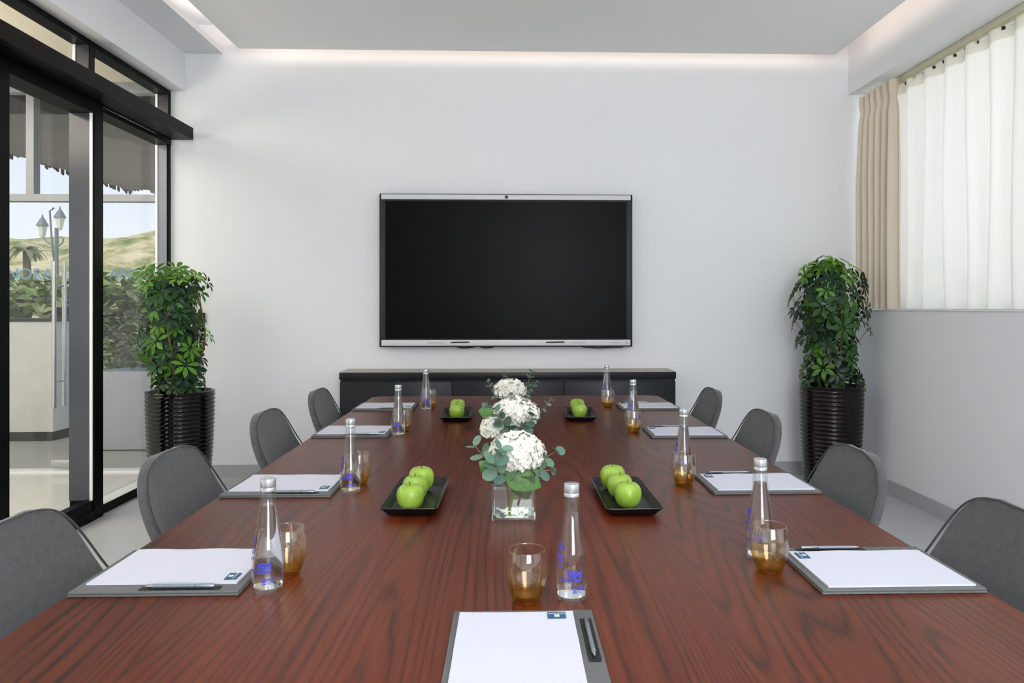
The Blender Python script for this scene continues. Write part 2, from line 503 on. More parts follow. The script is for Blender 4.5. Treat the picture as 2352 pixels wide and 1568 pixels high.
w2 = thing('window_2', None, None); w2['kind'] = 'structure'
bm = new_bm()
bx(bm, XO, -2.575, 4.641, 5.656, 0.0, 0.056)            # bottom rail
bx(bm, XO, -2.58, 4.641, 5.62, 2.545, 2.574)            # top rail
bx(bm, XO, -2.601, 5.622, 5.658, 0.057, 2.93)           # jamb at the far wall
bx(bm, XO, -2.601, YN+0.01, 5.658, 2.931, 2.966)        # head under the bulkhead
bx(bm, XO, -2.601, 4.575, 4.635, 2.576, 2.93)           # clerestory mullion
bx(bm, XO, -2.601, 3.66, 3.72, 2.576, 2.93)
finish(bm, 'window_frame', M['frame'], w2)
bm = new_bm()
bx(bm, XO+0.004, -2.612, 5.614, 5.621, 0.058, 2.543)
finish(bm, 'jamb_face', M['frame_skylit'], w2)  # grey facing painted as daylight falling on the black jamb
bm = new_bm()
bx(bm, XO+0.004, -2.603, 5.614, 5.621, 2.668, 2.929); bx(bm, XO+0.004, -2.603, 4.567, 4.574, 2.668, 2.929)
finish(bm, 'clerestory_jamb_face', M['frame_reflect'], w2)  # facings toned for reflections on the black clerestory members
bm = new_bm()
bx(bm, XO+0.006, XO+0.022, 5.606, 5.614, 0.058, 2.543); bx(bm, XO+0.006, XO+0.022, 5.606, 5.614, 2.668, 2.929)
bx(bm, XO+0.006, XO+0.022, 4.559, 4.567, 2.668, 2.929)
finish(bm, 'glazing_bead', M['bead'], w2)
box_obj('sill_reflection', M['bead'], w2, XO+0.012, -2.580, 4.642, 5.60, 0.0565, 0.060)  # white strip painted as the reflection on top of the bottom rail
box_obj('glass_pane', M['pane'], w2, XO-0.004, XO+0.004, 4.642, 5.62, 0.058, 2.544)
box_obj('clerestory_pane', M['pane'], w2, XO-0.004, XO+0.004, YN+0.02, 5.62, 2.577, 2.930)
# pelmet beam that houses the sliding gear
S('trim_1', M['frame'], -2.578, -2.398, YN+0.01, 5.585, 2.577, 2.667, bev=0.002, seg=1)
# the run of glazing nearer than the door
w3 = thing('window_3', None, None); w3['kind'] = 'structure'
bm = new_bm()
bx(bm, XO, -2.575, YN+0.01, 3.664, 0.0, 0.056); bx(bm, XO, -2.58, YN+0.01, 3.664, 2.50, 2.574)
for y0 in (YN+0.01, 0.0, 1.85): bx(bm, XO, -2.575, y0, y0+0.06, 0.056, 2.50)
finish(bm, 'window_frame', M['frame'], w3)
box_obj('glass_pane', M['pane'], w3, XO-0.004, XO+0.004, YN+0.02, 3.663, 0.057, 2.52)

# ------------------------------------------------------------------ lobby and the outside
FY = 5.90
S('lobby_floor', M['lobby_floor'], -6.6, -2.72, YN-0.1, FY, -0.1, 0.0)
S('lobby_ceiling', M['lobby_ceil'], -6.6, -2.74, YN-0.1, FY+0.05, 3.10, 3.2)
S('wall_lobby', M['wall'], -6.7, -6.6, YN-0.1, FY, 0.0, 3.2)
S('ground', M['ground'], -70, 30, FY, 120, -0.13, -0.012)
w4 = thing('window_4', None, None); w4['kind'] = 'structure'
bm = new_bm()
bx(bm, -6.6, -2.61, FY-0.03, FY+0.05, 2.150, 2.206)             # transom
bx(bm, -6.6, -2.61, FY-0.03, FY+0.05, 3.01, 3.10)               # head
bx(bm, -3.83, -3.77, FY-0.03, FY+0.05, 2.206, 3.01)             # mullion over the transom
bx(bm, -3.475, -3.415, FY-0.03, FY+0.05, 0.012, 3.01)
bx(bm, -2.70, -2.61, FY-0.03, FY+0.05, 0.012, 3.01)
bx(bm, -5.2, -5.14, FY-0.03, FY+0.05, 0.012, 3.01)
finish(bm, 'window_frame', M['facade'], w4)
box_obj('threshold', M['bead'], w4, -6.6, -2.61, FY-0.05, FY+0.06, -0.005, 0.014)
box_obj('glass_pane', M['pane'], w4, -6.6, -2.62, FY+0.006, FY+0.014, 2.2, 3.02)
box_obj('glass_pane', M['pane'], w4, -3.42, -2.62, FY+0.006, FY+0.014, 0.014, 2.16)
box_obj('glass_pane', M['pane'], w4, -6.6, -5.16, FY+0.006, FY+0.014, 0.014, 2.16)
d2 = thing('door_2', None, None); d2['kind'] = 'structure'
box_obj('door_leaf', M['pane'], d2, -4.31, -3.485, FY+0.004, FY+0.016, 0.02, 2.145)
box_obj('patch_fitting', M['steel'], d2, -3.65, -3.49, FY-0.006, FY+0.026, 0.045, 0.095, bev=0.003)
bm = new_bm()
for yy in (FY-0.055, FY+0.075):
    tube(bm, [(-3.595, yy, 0.515), (-3.595, yy, 1.672)], 0.0165, 12)
for zz in (0.72, 1.48):
    tube(bm, [(-3.595, FY-0.055, zz), (-3.595, FY+0.075, zz)], 0.008, 8)
finish(bm, 'door_handle', M['steel'], d2, smooth=50)
box_obj('door_leaf', M['pane'], d2, -5.13, -4.32, FY+0.004, FY+0.016, 0.02, 2.145)

# lettering seen on the entrance glass
o = text_mesh('NORA', 0.128, M['blue_letter'], 'glass_lettering', None, (-3.835, FY+0.024, 1.57), (PI/2, 0, 0), 0.001)
tag(o, 'pale blue letters on the entrance glass behind the door handle', 'lettering')
o = text_mesh('ANOU', 0.122, M['blue_letter'], 'glass_lettering', None, (-3.03, FY+0.024, 1.575), (PI/2, 0, 0), 0.001)
tag(o, 'pale blue letters on the narrow entrance pane above the left plant', 'lettering')

# white counter outside
ct = thing('outdoor_counter', 'white panelled counter with dark plinth standing outside the entrance glass', 'counter', (-5.3, 7.6, 0))
bm = new_bm(); bx(bm, -1.5, 0.80, -0.3, 0.3, 0.08, 1.17, 0.006)
finish(bm, 'counter_body', M['counter'], ct, smooth=40)
box_obj('counter_top', M['kick'], ct, -1.52, 0.82, -0.32, 0.32, 1.17, 1.195, bev=0.004)
box_obj('plinth', M['kick'], ct, -1.48, 0.78, -0.28, 0.28, 0.0, 0.08)
# grey planter with a pale shrub, made up for planting reflected in the glass
def leafcards(bm, layer, n, fpos, size, cols, rnd):
    for _ in range(n):
        p = Vector(fpos(rnd)); s = size*rnd.uniform(0.6, 1.3)
        e = Euler((rnd.uniform(-1, 1), rnd.uniform(-1, 1), rnd.uniform(0, 2*PI))).to_matrix()
        c = rnd.choice(cols); k = rnd.uniform(0.7, 1.2)
        vs = [bm.verts.new(p + e @ Vector(q)) for q in ((0, -s, 0), (s*0.45, 0, s*0.12), (0, s, 0), (-s*0.45, 0, s*0.12))]
        f = bm.faces.new(vs)
        for lp in f.loops: lp[layer] = (c[0]*k, c[1]*k, c[2]*k, 1)
pl = thing('reflection_planter', 'made-up grey planter and pale shrub standing for the reflection in the narrow entrance pane', 'planter', (-3.46, 7.0, 0))
box_obj('planter_box', M['plantbox'], pl, -0.36, 0.36, -0.22, 0.22, 0.0, 0.72, bev=0.01)
rnd = random.Random(3); bm = new_bm(); ly = bm.loops.layers.float_color.new('Col')
G_PALE = [srgb(150, 160, 140), srgb(96, 112, 84), srgb(70, 86, 60), srgb(196, 200, 188), srgb(120, 124, 116)]
leafcards(bm, ly, 600, lambda r: (r.uniform(-0.35, 0.35), r.uniform(-0.2, 0.2), 0.72 + 0.56*r.random()**0.8), 0.045, G_PALE, rnd)
finish(bm, 'foliage', M['hedge'], pl)
rnd = random.Random(4); bm = new_bm(); ly = bm.loops.layers.float_color.new('Col')
G_HEDGE = [srgb(112, 136, 70), srgb(142, 162, 94), srgb(86, 108, 58), srgb(172, 182, 120), srgb(204, 204, 160)]
leafcards(bm, ly, 5200, lambda r: (r.uniform(-14, -4.5), r.uniform(11.5, 12.3), 1.72*r.random()**0.7 + 0.12*r.random()), 0.13, G_HEDGE, rnd)
bx(bm, -14, -4.5, 11.75, 12.05, 0, 1.5)
for f in bm.faces:
    if len(f.verts) == 4 and f.calc_area() > 0.4:
        for lp in f.loops: lp[ly] = srgb(66, 84, 46)
o = finish(bm, 'hedge', M['hedge']); tag(o, 'clipped green hedge running behind the counter outside', 'hedge')

# canopy over the terrace with a ragged edge
cn = thing('terrace_canopy', 'grey thatched terrace canopy with ragged lower edge outside the entrance', 'canopy', (-4.0, 8.4, 0))
box_obj('canopy_roof', M['thatch'], cn, -1.52, 3.0, -2.3, 2.3, 3.06, 3.22)
bm = new_bm(); rnd = random.Random(5)
def fringe(a, b, n):
    a, b = Vector(a), Vector(b)
    for i in range(n):
        p, q = a.lerp(b, i/n), a.lerp(b, (i+1)/n); d = rnd.uniform(0.05, 0.13)
        off = (b-a).normalized().cross(Vector((0, 0, 1)))*0.02
        vs = [bm.verts.new(v) for v in (p, q, q.lerp(p, 0.15)-Vector((0, 0, d)), p.lerp(q, 0.15)-Vector((0, 0, d*0.85)))]
        vs2 = [bm.verts.new(v.co + off) for v in vs]
        bm.faces.new(vs); bm.faces.new(vs2[::-1])
        for k in range(4): bm.faces.new((vs[k], vs2[k], vs2[(k+1) % 4], vs[(k+1) % 4]))
fringe((-1.50, -2.3, 3.06), (-1.50, 2.3, 3.06), 90)
fringe((-1.50, 2.28, 3.06), (3.0, 2.28, 3.06), 90)
finish(bm, 'fringe', M['thatch'], cn)
for px_, py_ in ((-1.35, -2.1), (2.85, 2.15), (2.85, -2.1)):
    bm = new_bm(); tube(bm, [(px_, py_, 0), (px_, py_, 3.06)], 0.05, 12)
    finish(bm, 'post', M['facade'], cn, smooth=50)

# street lamp with two lanterns
sl = thing('street_lamp', 'weathered street lamp post with two lanterns outside the entrance glass', 'street lamp', (-9.30, 15.2, 0))
sl.scale = (0.86, 0.86, 0.98)
bm = new_bm()
tube(bm, [(0, 0, 0), (0, 0, 0.4), (0, 0, 0.5), (0, 0, 3.0)], [0.10, 0.09, 0.055, 0.04], 10)
tube(bm, [(0, 0, 1.9), (-0.10, 0, 2.6), (-0.16, 0, 3.35), (-0.06, 0, 3.42)], 0.022, 8)
tube(bm, [(0, 0, 2.6), (-0.18, 0, 2.68), (-0.33, 0, 2.80)], 0.018, 8)
tube(bm, [(0, 0, 2.6), (0.14, 0, 2.68), (0.16, 0, 2.78)], 0.018, 8)
finish(bm, 'post', M['lamp_metal'], sl, smooth=50)
for lx, lz in ((-0.33, 2.78), (0.08, 2.95)):
    bm = new_bm()
    lathe(bm, [(0.03, lz), (0.065, lz+0.05), (0.115, lz+0.26)], 6)
    h = finish(bm, 'lantern', M['lamp_glass'], sl, loc=(lx, 0, 0))
    bm = new_bm()
    lathe(bm, [(0.145, lz+0.26), (0.14, lz+0.285), (0.05, lz+0.42), (0.03, lz+0.43), (0.012, lz+0.50)], 6)
    finish(bm, 'lantern_roof', M['lamp_metal'], h)
# small palm
pm = thing('palm_tree', 'small palm tree rising beside the street lamp outside', 'palm tree', (-19.6, 30.0, 0))
bm = new_bm(); tube(bm, [(0, 0, 0), (0.1, 0, 2.0), (0.05, 0, 3.6)], [0.22, 0.16, 0.13], 8); finish(bm, 'trunk', M['trunk'], pm, smooth=60)
bm = new_bm(); ly = bm.loops.layers.float_color.new('Col'); rnd = random.Random(8)
for k in range(22):
    a = rnd.uniform(0, 2*PI); el = rnd.uniform(0.1, 1.2); L = rnd.uniform(0.45, 0.75)
    pts = [Vector((0.05, 0, 3.6)) + Vector((math.cos(a)*L*s, math.sin(a)*L*s, L*math.sin(el)*s - 0.9*L*s*s*s)) for s in (0, 0.3, 0.6, 0.85, 1)]
    sd = Vector((-math.sin(a), math.cos(a), 0))
    for i in range(4):
        w0, w1 = (0.02, 0.14, 0.13, 0.08, 0.01)[i], (0.02, 0.14, 0.13, 0.08, 0.01)[i+1]
        f = bm.faces.new([bm.verts.new(v) for v in (pts[i]-sd*w0, pts[i]+sd*w0, pts[i+1]+sd*w1, pts[i+1]-sd*w1)])
        for lp in f.loops: lp[ly] = srgb(150, 152, 110)
finish(bm, 'fronds', M['hedge'], pm)
# hillside
bm = new_bm(); rnd = random.Random(11)
nx, ny = 90, 26
from mathutils import noise as mnoise
grid = []
for j in range(ny):
    row = []
    for i in range(nx):
        x = -90 + 120*i/(nx-1); y = 34 + 46*j/(ny-1)
        t = j/(ny-1)
        h = 6.4*math.sin(min(1, t*1.6)*PI/2) + 1.2*mnoise.noise((x*0.12, y*0.12, 1.0)) + 0.7*mnoise.noise((x*0.45, y*0.45, 4.0))
        h += 2.2*math.exp(-((x+24)/7.0)**2)*t
        row.append(bm.verts.new((x, y, max(-0.05, h*min(1, t*4)))))
    grid.append(row)
for j in range(ny-1):
    for i in range(nx-1):
        bm.faces.new((grid[j][i], grid[j][i+1], grid[j+1][i+1], grid[j+1][i]))
o = finish(bm, 'hills', M['hill'], smooth=180); o['kind'] = 'structure'

# ------------------------------------------------------------------ curtains
def pleats(y, lam, ph, rn):
    return math.sin(2*PI*y/lam + ph + 0.9*math.sin(y*2.3 + rn) + 0.5*math.sin(y*5.1 + 2*rn))
def curtain_mesh(y0, y1, z0, z1, x0, amp, lam, name, mat, parent, top_amp=None, ny=400, nz=24, flare=0.0, rn=0.3, pinch=None):
    bm = new_bm(); g = []
    for j in range(nz+1):
        t = j/nz; z = z0 + (z1-z0)*t
        row = []
        for i in range(ny+1):
            s = i/ny
            y = y0 + (y1-y0)*s
            a = amp*(1 - (1-(top_amp or 1))*max(0, t-0.6)/0.4)
            w = pleats(y, lam, 0.0, rn)
            w = math.copysign(abs(w)**0.75, w)
            x = x0 + a*w + 0.006*math.sin(3*z + 9*y)
            yy = y + 0.012*math.sin(2.2*z + y*7)*(1-t)
            if pinch:
                k = math.exp(-((z - pinch)/0.03)**2)
                x = x0 + (x - x0)*(1-0.55*k)
            if flare: yy += flare*(1-t)*(s-0.5)
            row.append(bm.verts.new((x, yy, z)))
        g.append(row)
    for j in range(nz):
        for i in range(ny):
            bm.faces.new((g[j][i], g[j][i+1], g[j+1][i+1], g[j+1][i]))
    return finish(bm, name, mat, parent, smooth=180)
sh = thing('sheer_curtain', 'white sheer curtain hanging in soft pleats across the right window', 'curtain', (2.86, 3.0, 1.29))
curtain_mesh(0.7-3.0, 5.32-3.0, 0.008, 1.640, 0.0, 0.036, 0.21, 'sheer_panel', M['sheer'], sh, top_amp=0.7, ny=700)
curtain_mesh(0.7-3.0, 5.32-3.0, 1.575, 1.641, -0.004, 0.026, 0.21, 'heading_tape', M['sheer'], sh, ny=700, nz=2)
hk = box_obj('hook_gap', M['black'], sh, -0.008, 0.004, -0.009, 0.009, 1.626, 1.6425)  # black blocks put in as the dark, shaded gaps at the curtain hooks
hk.location.y = 2.28
for k in range(1, 20):
    h = hk.copy(); COL.objects.link(h); h.location.y = 2.28 - 0.115*k
dr = thing('drape', 'beige pinch-pleat drape gathered beside the sheer curtain in the far corner', 'curtain', (2.765, 5.40, 1.29))
curtain_mesh(-0.27, 0.235, 0.006, 1.668, 0.0, 0.040, 0.088, 'drape_panel', M['drape'], dr, top_amp=0.55, ny=260, flare=0.02, rn=1.1, pinch=1.54)
bm = new_bm()
bx(bm, 2.815, 2.87, 0.62, 5.62, 2.940, 2.981, 0.004, 2)
bx(bm, 2.83, 2.855, 0.62, 5.62, 2.934, 2.945)
o = finish(bm, 'curtain_rail', M['rail'], smooth=40)
tag(o, 'cream curtain rail running along the top of the window recess', 'rail')

# ------------------------------------------------------------------ wall screen
tv = thing('wall_display', 'large black interactive display with silver top and bottom bars on the far wall', 'screen', (-0.025, 5.60, 1.59))
W2, H2 = 0.968, 0.585
bm = new_bm(); bx(bm, -W2, W2, -0.035, 0.025, -H2, H2, 0.006)
finish(bm, 'housing', M['bezel'], tv, smooth=40)
box_obj('screen_panel', M['screen'], tv, -0.922, 0.922, -0.0385, -0.034, -0.520, 0.527)
tb = box_obj('top_bar', M['silver_bar'], tv, -0.952, 0.952, -0.046, -0.030, 0.540, 0.578, bev=0.003)
bm = new_bm(); lathe(bm, [(0.0, 0), (0.013, 0), (0.013, 0.006), (0.008, 0.007), (0.0, 0.004)], 20)
finish(bm, 'camera_lens', M['black'], tb, smooth=50, loc=(0.0, -0.046, 0.560), rot=(PI/2, 0, 0))
bb = box_obj('bottom_bar', M['silver_bar'], tv, -0.950, 0.950, -0.046, -0.030, -0.574, -0.530, bev=0.003)
for xx in (-0.355, 0.372):
    bm = new_bm(); tube(bm, [(-0.075, 0, -0.0015), (-0.06, 0, 0.002), (0.06, 0, 0.004), (0.075, 0, 0.001)], [0.002, 0.0055, 0.0055, 0.002], 10)
    finish(bm, 'stylus_slot', M['black'], bb, smooth=50, loc=(xx, -0.047, -0.551))
for xx in (-0.54, 0.548):
    box_obj('print_strip', M['silver_grey'], bb, xx-0.065, xx+0.065, -0.0468, -0.0455, -0.557, -0.545)
for xx in (0.80, 0.825, 0.852):
    bm = new_bm(); lathe(bm, [(0.0, 0), (0.004, 0), (0.004, 0.002), (0.0, 0.002)], 10)
    finish(bm, 'button', M['bezel'], bb, loc=(xx, -0.046, -0.552), rot=(PI/2, 0, 0))
box_obj('power_button', M['silver_grey'], bb, 0.912, 0.934, -0.0475, -0.0455, -0.562, -0.541, bev=0.002)
for xa, xb in ((-0.38, -0.25), (-0.20, -0.10), (0.58, 0.90)):
    bm = new_bm(); tube(bm, [(xa, 0.0, -0.586), (xa*0.6+xb*0.4, 0.0, -0.594), (xb, 0.0, -0.587)], 0.005, 8)
    finish(bm, 'cable', M['black'], tv, smooth=60)
bm = new_bm(); bx(bm, -0.3, 0.3, 0.025, 0.058, -0.3, 0.3); finish(bm, 'wall_bracket', M['black'], tv)

sw = thing('wall_switch', 'small black wall control plate behind the left potted plant', 'switch', (-2.385, 5.655, 1.225))
box_obj('plate', M['black'], sw, -0.046, 0.046, -0.012, 0.004, -0.042, 0.042, bev=0.004)
box_obj('rocker', M['slot'], sw, -0.02, 0.02, -0.016, -0.011, -0.025, 0.025, bev=0.002)

# ------------------------------------------------------------------ sideboard
sb = thing('sideboard', 'long low dark navy sideboard with taupe top under the wall display', 'sideboard', (-0.008, 5.50, 0))
SW = 1.240
box_obj('carcass', M['navy'], sb, -SW+0.004, SW-0.004, -0.125, 0.140, 0.06, 0.776)
box_obj('top_panel', M['navy'], sb, -SW, SW, -0.145, 0.146, 0.779, 0.830, bev=0.002)
box_obj('top_surface', M['taupe'], sb, -SW+0.003, SW-0.003, -0.142, 0.146, 0.830, 0.8335)
box_obj('plinth', M['black'], sb, -SW+0.03, SW-0.03, -0.09, 0.13, 0.0, 0.06)
for a, b in ((-1.236, -0.418), (-0.413, 0.404), (0.409, 1.236)):
    d = box_obj('door', M['navy_door'], sb, a, b, -0.145, -0.1255, 0.065, 0.762, bev=0.002)

# ------------------------------------------------------------------ table
TZ = 0.75
tb_ = thing('conference_table', 'long rosewood veneer conference table with rounded corners in the room centre', 'table', (0.041, 2.72, 0))
bm = new_bm()
tx, ty0, ty1, cr = 0.895, -1.86, 1.868, 0.055
out = []
for cx_, cy_, a0 in ((tx-cr, ty1-cr, 0), (-tx+cr, ty1-cr, PI/2), (-tx+cr, ty0+cr, PI), (tx-cr, ty0+cr, 1.5*PI)):
    for k in range(7): out.append((cx_+cr*math.cos(a0+k*PI/12), cy_+cr*math.sin(a0+k*PI/12)))
vt = [bm.verts.new((x, y, TZ)) for x, y in out]; vb = [bm.verts.new((x, y, TZ-0.045)) for x, y in out]
ft = bm.faces.new(vt); bm.faces.new(vb[::-1])
n = len(out)
for i in range(n): bm.faces.new((vb[i], vb[(i+1) % n], vt[(i+1) % n], vt[i]))
bmesh.ops.bevel(bm, geom=list(ft.edges), offset=0.004, segments=3, affect='EDGES')
finish(bm, 'tabletop', M['wood'], tb_, smooth=40)
for yy in (-1.15, 1.15):
    bm = new_bm(); bx(bm, -0.32, 0.32, yy-0.05, yy+0.05, 0.03, TZ-0.046, 0.006); bx(bm, -0.42, 0.42, yy-0.09, yy+0.09, 0.0, 0.03, 0.005)
    finish(bm, 'pedestal', M['wood'], tb_, smooth=40)
box_obj('stretcher', M['wood'], tb_, -0.02, 0.02, -1.10, 1.10, 0.30, 0.55, bev=0.004)

# ------------------------------------------------------------------ chairs
def smooth_obj(bm, name, mat, parent, solid=0.0, levels=1):
    bmesh.ops.recalc_face_normals(bm, faces=bm.faces[:])
    me = bpy.data.meshes.new(name); bm.to_mesh(me); bm.free()
    o = bpy.data.objects.new(name, me); COL.objects.link(o)
    if solid:
        m = o.modifiers.new('s', 'SOLIDIFY'); m.thickness = solid; m.offset = 0.0
    if levels:
        m = o.modifiers.new('d', 'SUBSURF'); m.levels = levels; m.render_levels = levels
    dg = bpy.context.evaluated_depsgraph_get()
    me2 = bpy.data.meshes.new_from_object(o.evaluated_get(dg))
    bpy.data.objects.remove(o); bpy.data.meshes.remove(me)
    me2.name = name; me2.materials.clear(); me2.materials.append(mat); me2.shade_smooth()
    return link(name, me2, parent)

# y, z, half width, forward sweep of the edge, lift of the edge
CH = [(0.235, 0.425, 0.190, 0.000, 0.000), (0.215, 0.447, 0.215, 0.000, 0.004), (0.08, 0.452, 0.236, 0.000, 0.020),
      (-0.08, 0.447, 0.246, 0.000, 0.050), (-0.165, 0.462, 0.250, 0.030, 0.070), (-0.205, 0.510, 0.248, 0.080, 0.060),
      (-0.226, 0.590, 0.242, 0.066, 0.020), (-0.248, 0.675, 0.231, 0.036, 0.004), (-0.266, 0.752, 0.212, 0.016, 0.000),
      (-0.277, 0.802, 0.185, 0.008, 0.000), (-0.284, 0.835, 0.150, 0.004, 0.000), (-0.287, 0.853, 0.104, 0.002, 0.000), (-0.289, 0.861, 0.05, 0.0, 0.0)]
def make_chair(label):
    t = thing('shell_chair', label, 'chair', group='grey shell chairs around the table')
    rows = spline(CH, 3); nu = 18
    bm = new_bm(); g = []
    for (y, z, hw, fw, up) in rows:
        row = []
        for i in range(nu+1):
            u = -1 + 2*i/nu
            s = abs(u)**2.0
            row.append(bm.verts.new((hw*math.sin(u*PI/2*0.92)/math.sin(PI/2*0.92), y + fw*s, z + up*s)))
        g.append(row)
    for a, b in zip(g, g[1:]):
        for i in range(nu): bm.faces.new((a[i], a[i+1], b[i+1], b[i]))
    edge = [g[k][0].co.copy() for k in range(len(g))] + [v.co.copy() for v in g[-1][1:-1]] + [g[k][-1].co.copy() for k in range(len(g)-1, -1, -1)]
    smooth_obj(bm, 'shell', M['fabric'], t, 0.030, 1)
    bm = new_bm(); tube(bm, [Vector((p.x*1.003, p.y+0.015, p.z+0.001)) for p in edge], 0.0030, 6)
    finish(bm, 'piping', M['piping'], t, smooth=80)
    # padded seat
    bm = new_bm(); r_ = [(0.0, 0.0), (0.19, 0.0), (0.205, 0.010), (0.20, 0.022), (0.17, 0.030), (0.0, 0.033)]
    lathe(bm, r_, 28)
    for v in bm.verts:
        v.co.y *= 0.92; v.co.x *= 1.0
        v.co.z += 0.468 + 0.10*abs(v.co.x)**2
        v.co.y += 0.035
    finish(bm, 'seat_pad', M['fabric'], t, smooth=60)
    bm = new_bm()
    bx(bm, -0.13, 0.13, -0.13, 0.13, 0.405, 0.425, 0.004); finish(bm, 'seat_frame', M['leg'], t, smooth=40)
    for sx in (-1, 1):
        for sy in (-1, 1):
            bm = new_bm(); tube(bm, [(sx*0.12, sy*0.12, 0.415), (sx*0.16, sy*0.16, 0.22), (sx*0.205, sy*0.205, 0.0)], [0.014, 0.012, 0.008], 10)
            finish(bm, 'leg', M['leg'], t, smooth=60)
    return t
ORD = ['first', 'second', 'third', 'fourth']
spots = []
LY = [(3.97+0.03, 0), (3.14+0.04, 1), (2.30, 2), (1.56, 3)]
for y, k in LY: spots.append((-0.775, y, -PI/2, 'glass-door', k))
for y, k in ((3.98, 0), (3.10, 1), (2.275, 2), (1.600, 3)): spots.append((0.80, y, PI/2, 'curtain', k))
dx_l = {0: 0.01, 1: 0.0, 2: -0.008, 3: 0.0}
ch0 = None
for (x, y, r, side, k) in spots:
    lab = 'grey upholstered shell chair at the table, %s from the sideboard on the %s side' % (ORD[k], side)
    if side == 'glass-door': x += dx_l[k]
    else: x += {0: 0.035, 1: 0.018, 2: 0.018, 3: 0.055}[k]
    if ch0 is None:
        ch0 = make_chair(lab); ch0.location = (x, y, 0); ch0.rotation_euler = (0, 0, r)
    else:
        dup(ch0, (x, y, 0), r + random.uniform(-0.03, 0.03), lab)

# ------------------------------------------------------------------ place settings
def prism(bm, pts, z0, z1):
    a = [bm.verts.new((x, y, z0)) for x, y in pts]; b = [bm.verts.new((x, y, z1)) for x, y in pts]
    bm.faces.new(a[::-1]); bm.faces.new(b)
    for i in range(len(pts)): bm.faces.new((a[i], a[(i+1) % len(pts)], b[(i+1) % len(pts)], b[i]))

FW, FL = 0.125, 0.1625
def make_folder(label):
    t = thing('desk_folder', label, 'folder', group='charcoal folders on the table')
    box_obj('lower_board', M['folder'], t, -FW, FW, -FL, FL, 0.0004, 0.0048, bev=0.0012)
    box_obj('upper_board', M['folder'], t, -FW+0.0006, FW-0.0006, -FL+0.0006, FL-0.0006, 0.0050, 0.0095, bev=0.0012)
    bm = new_bm(); w, h, c = 0.0105, 0.079, 0.005; pts = []
    for sx, sy, a0 in ((1, 1, 0), (-1, 1, PI/2), (-1, -1, PI), (1, -1, 1.5*PI)):
        for k in range(5): pts.append((sx*(w-c)+c*math.cos(a0+k*PI/8), sy*(h-c)+c*math.sin(a0+k*PI/8)))
    prism(bm, pts, 0.0095, 0.0099)
    finish(bm, 'pen_recess', M['slot'], t, loc=(0.1085, 0.045, 0))
    return t
def make_pad(label):
    t = thing('notepad', label, 'notepad', group='white notepads on the folders')
    bm = new_bm(); nx_, ny_ = 8, 10; x0, x1, y0, y1 = -0.101, 0.101, -0.147, 0.147
    top = [[bm.verts.new((x0+(x1-x0)*i/nx_, y0+(y1-y0)*j/ny_, 0.0028 + 0.0016*(abs(2*i/nx_-1)**4)*(0.5+0.5*math.sin(j*1.3)))) for i in range(nx_+1)] for j in range(ny_+1)]
    bot = [[bm.verts.new((v.co.x, v.co.y, 0.0)) for v in r] for r in top]
    for j in range(ny_):
        for i in range(nx_):
            bm.faces.new((top[j][i], top[j][i+1], top[j+1][i+1], top[j+1][i]))
            bm.faces.new((bot[j][i], bot[j+1][i], bot[j+1][i+1], bot[j][i+1]))
    for i in range(nx_):
        bm.faces.new((bot[0][i], bot[0][i+1], top[0][i+1], top[0][i])); bm.faces.new((bot[-1][i+1], bot[-1][i], top[-1][i], top[-1][i+1]))
    for j in range(ny_):
        bm.faces.new((bot[j+1][0], bot[j][0], top[j][0], top[j+1][0])); bm.faces.new((bot[j][-1], bot[j+1][-1], top[j+1][-1], top[j][-1]))
    finish(bm, 'sheet', M['paper'], t, smooth=30)
    lg = box_obj('logo', M['logo'], t, 0.0550, 0.0870, 0.1165, 0.1400, 0.0030, 0.0052)
    text_mesh('RADISSON', 0.0062, M['white_print'], 'lettering', lg, (0.071, 0.1328, 0.00535), (0, 0, 0))
    bm = new_bm(); bx(bm, 0.0668, 0.0755, 0.1200, 0.1285, 0.0052, 0.00535)
    finish(bm, 'logo_box', M['white_print'], lg)
    text_mesh('BLU', 0.0040, M['logo'], 'lettering', lg, (0.0711, 0.1242, 0.00545), (0, 0, 0))
    return t
def make_pen(label):
    t = thing('pen', label, 'pen', group='silver pens in the folder recesses')
    bm = new_bm(); tube(bm, [(0, 0.028, 0.0042), (0, -0.052, 0.0042)], 0.0040, 12); finish(bm, 'barrel', M['pen'], t, smooth=50)
    bm = new_bm(); tube(bm, [(0, 0.029, 0.0042), (0, 0.064, 0.0042), (0, 0.066, 0.0042)], [0.0042, 0.0042, 0.003], 12); finish(bm, 'pen_cap', M['pen'], t, smooth=50)
    bm = new_bm(); tube(bm, [(0, -0.052, 0.0042), (0, -0.062, 0.0042), (0, -0.068, 0.0040)], [0.0038, 0.0022, 0.0006], 10); finish(bm, 'tip', M['steel'], t, smooth=50)
    bm = new_bm(); bx(bm, -0.0052, -0.0038, 0.026, 0.062, 0.004, 0.0058, 0.0004, 1); finish(bm, 'clip', M['black'], t)
    return t

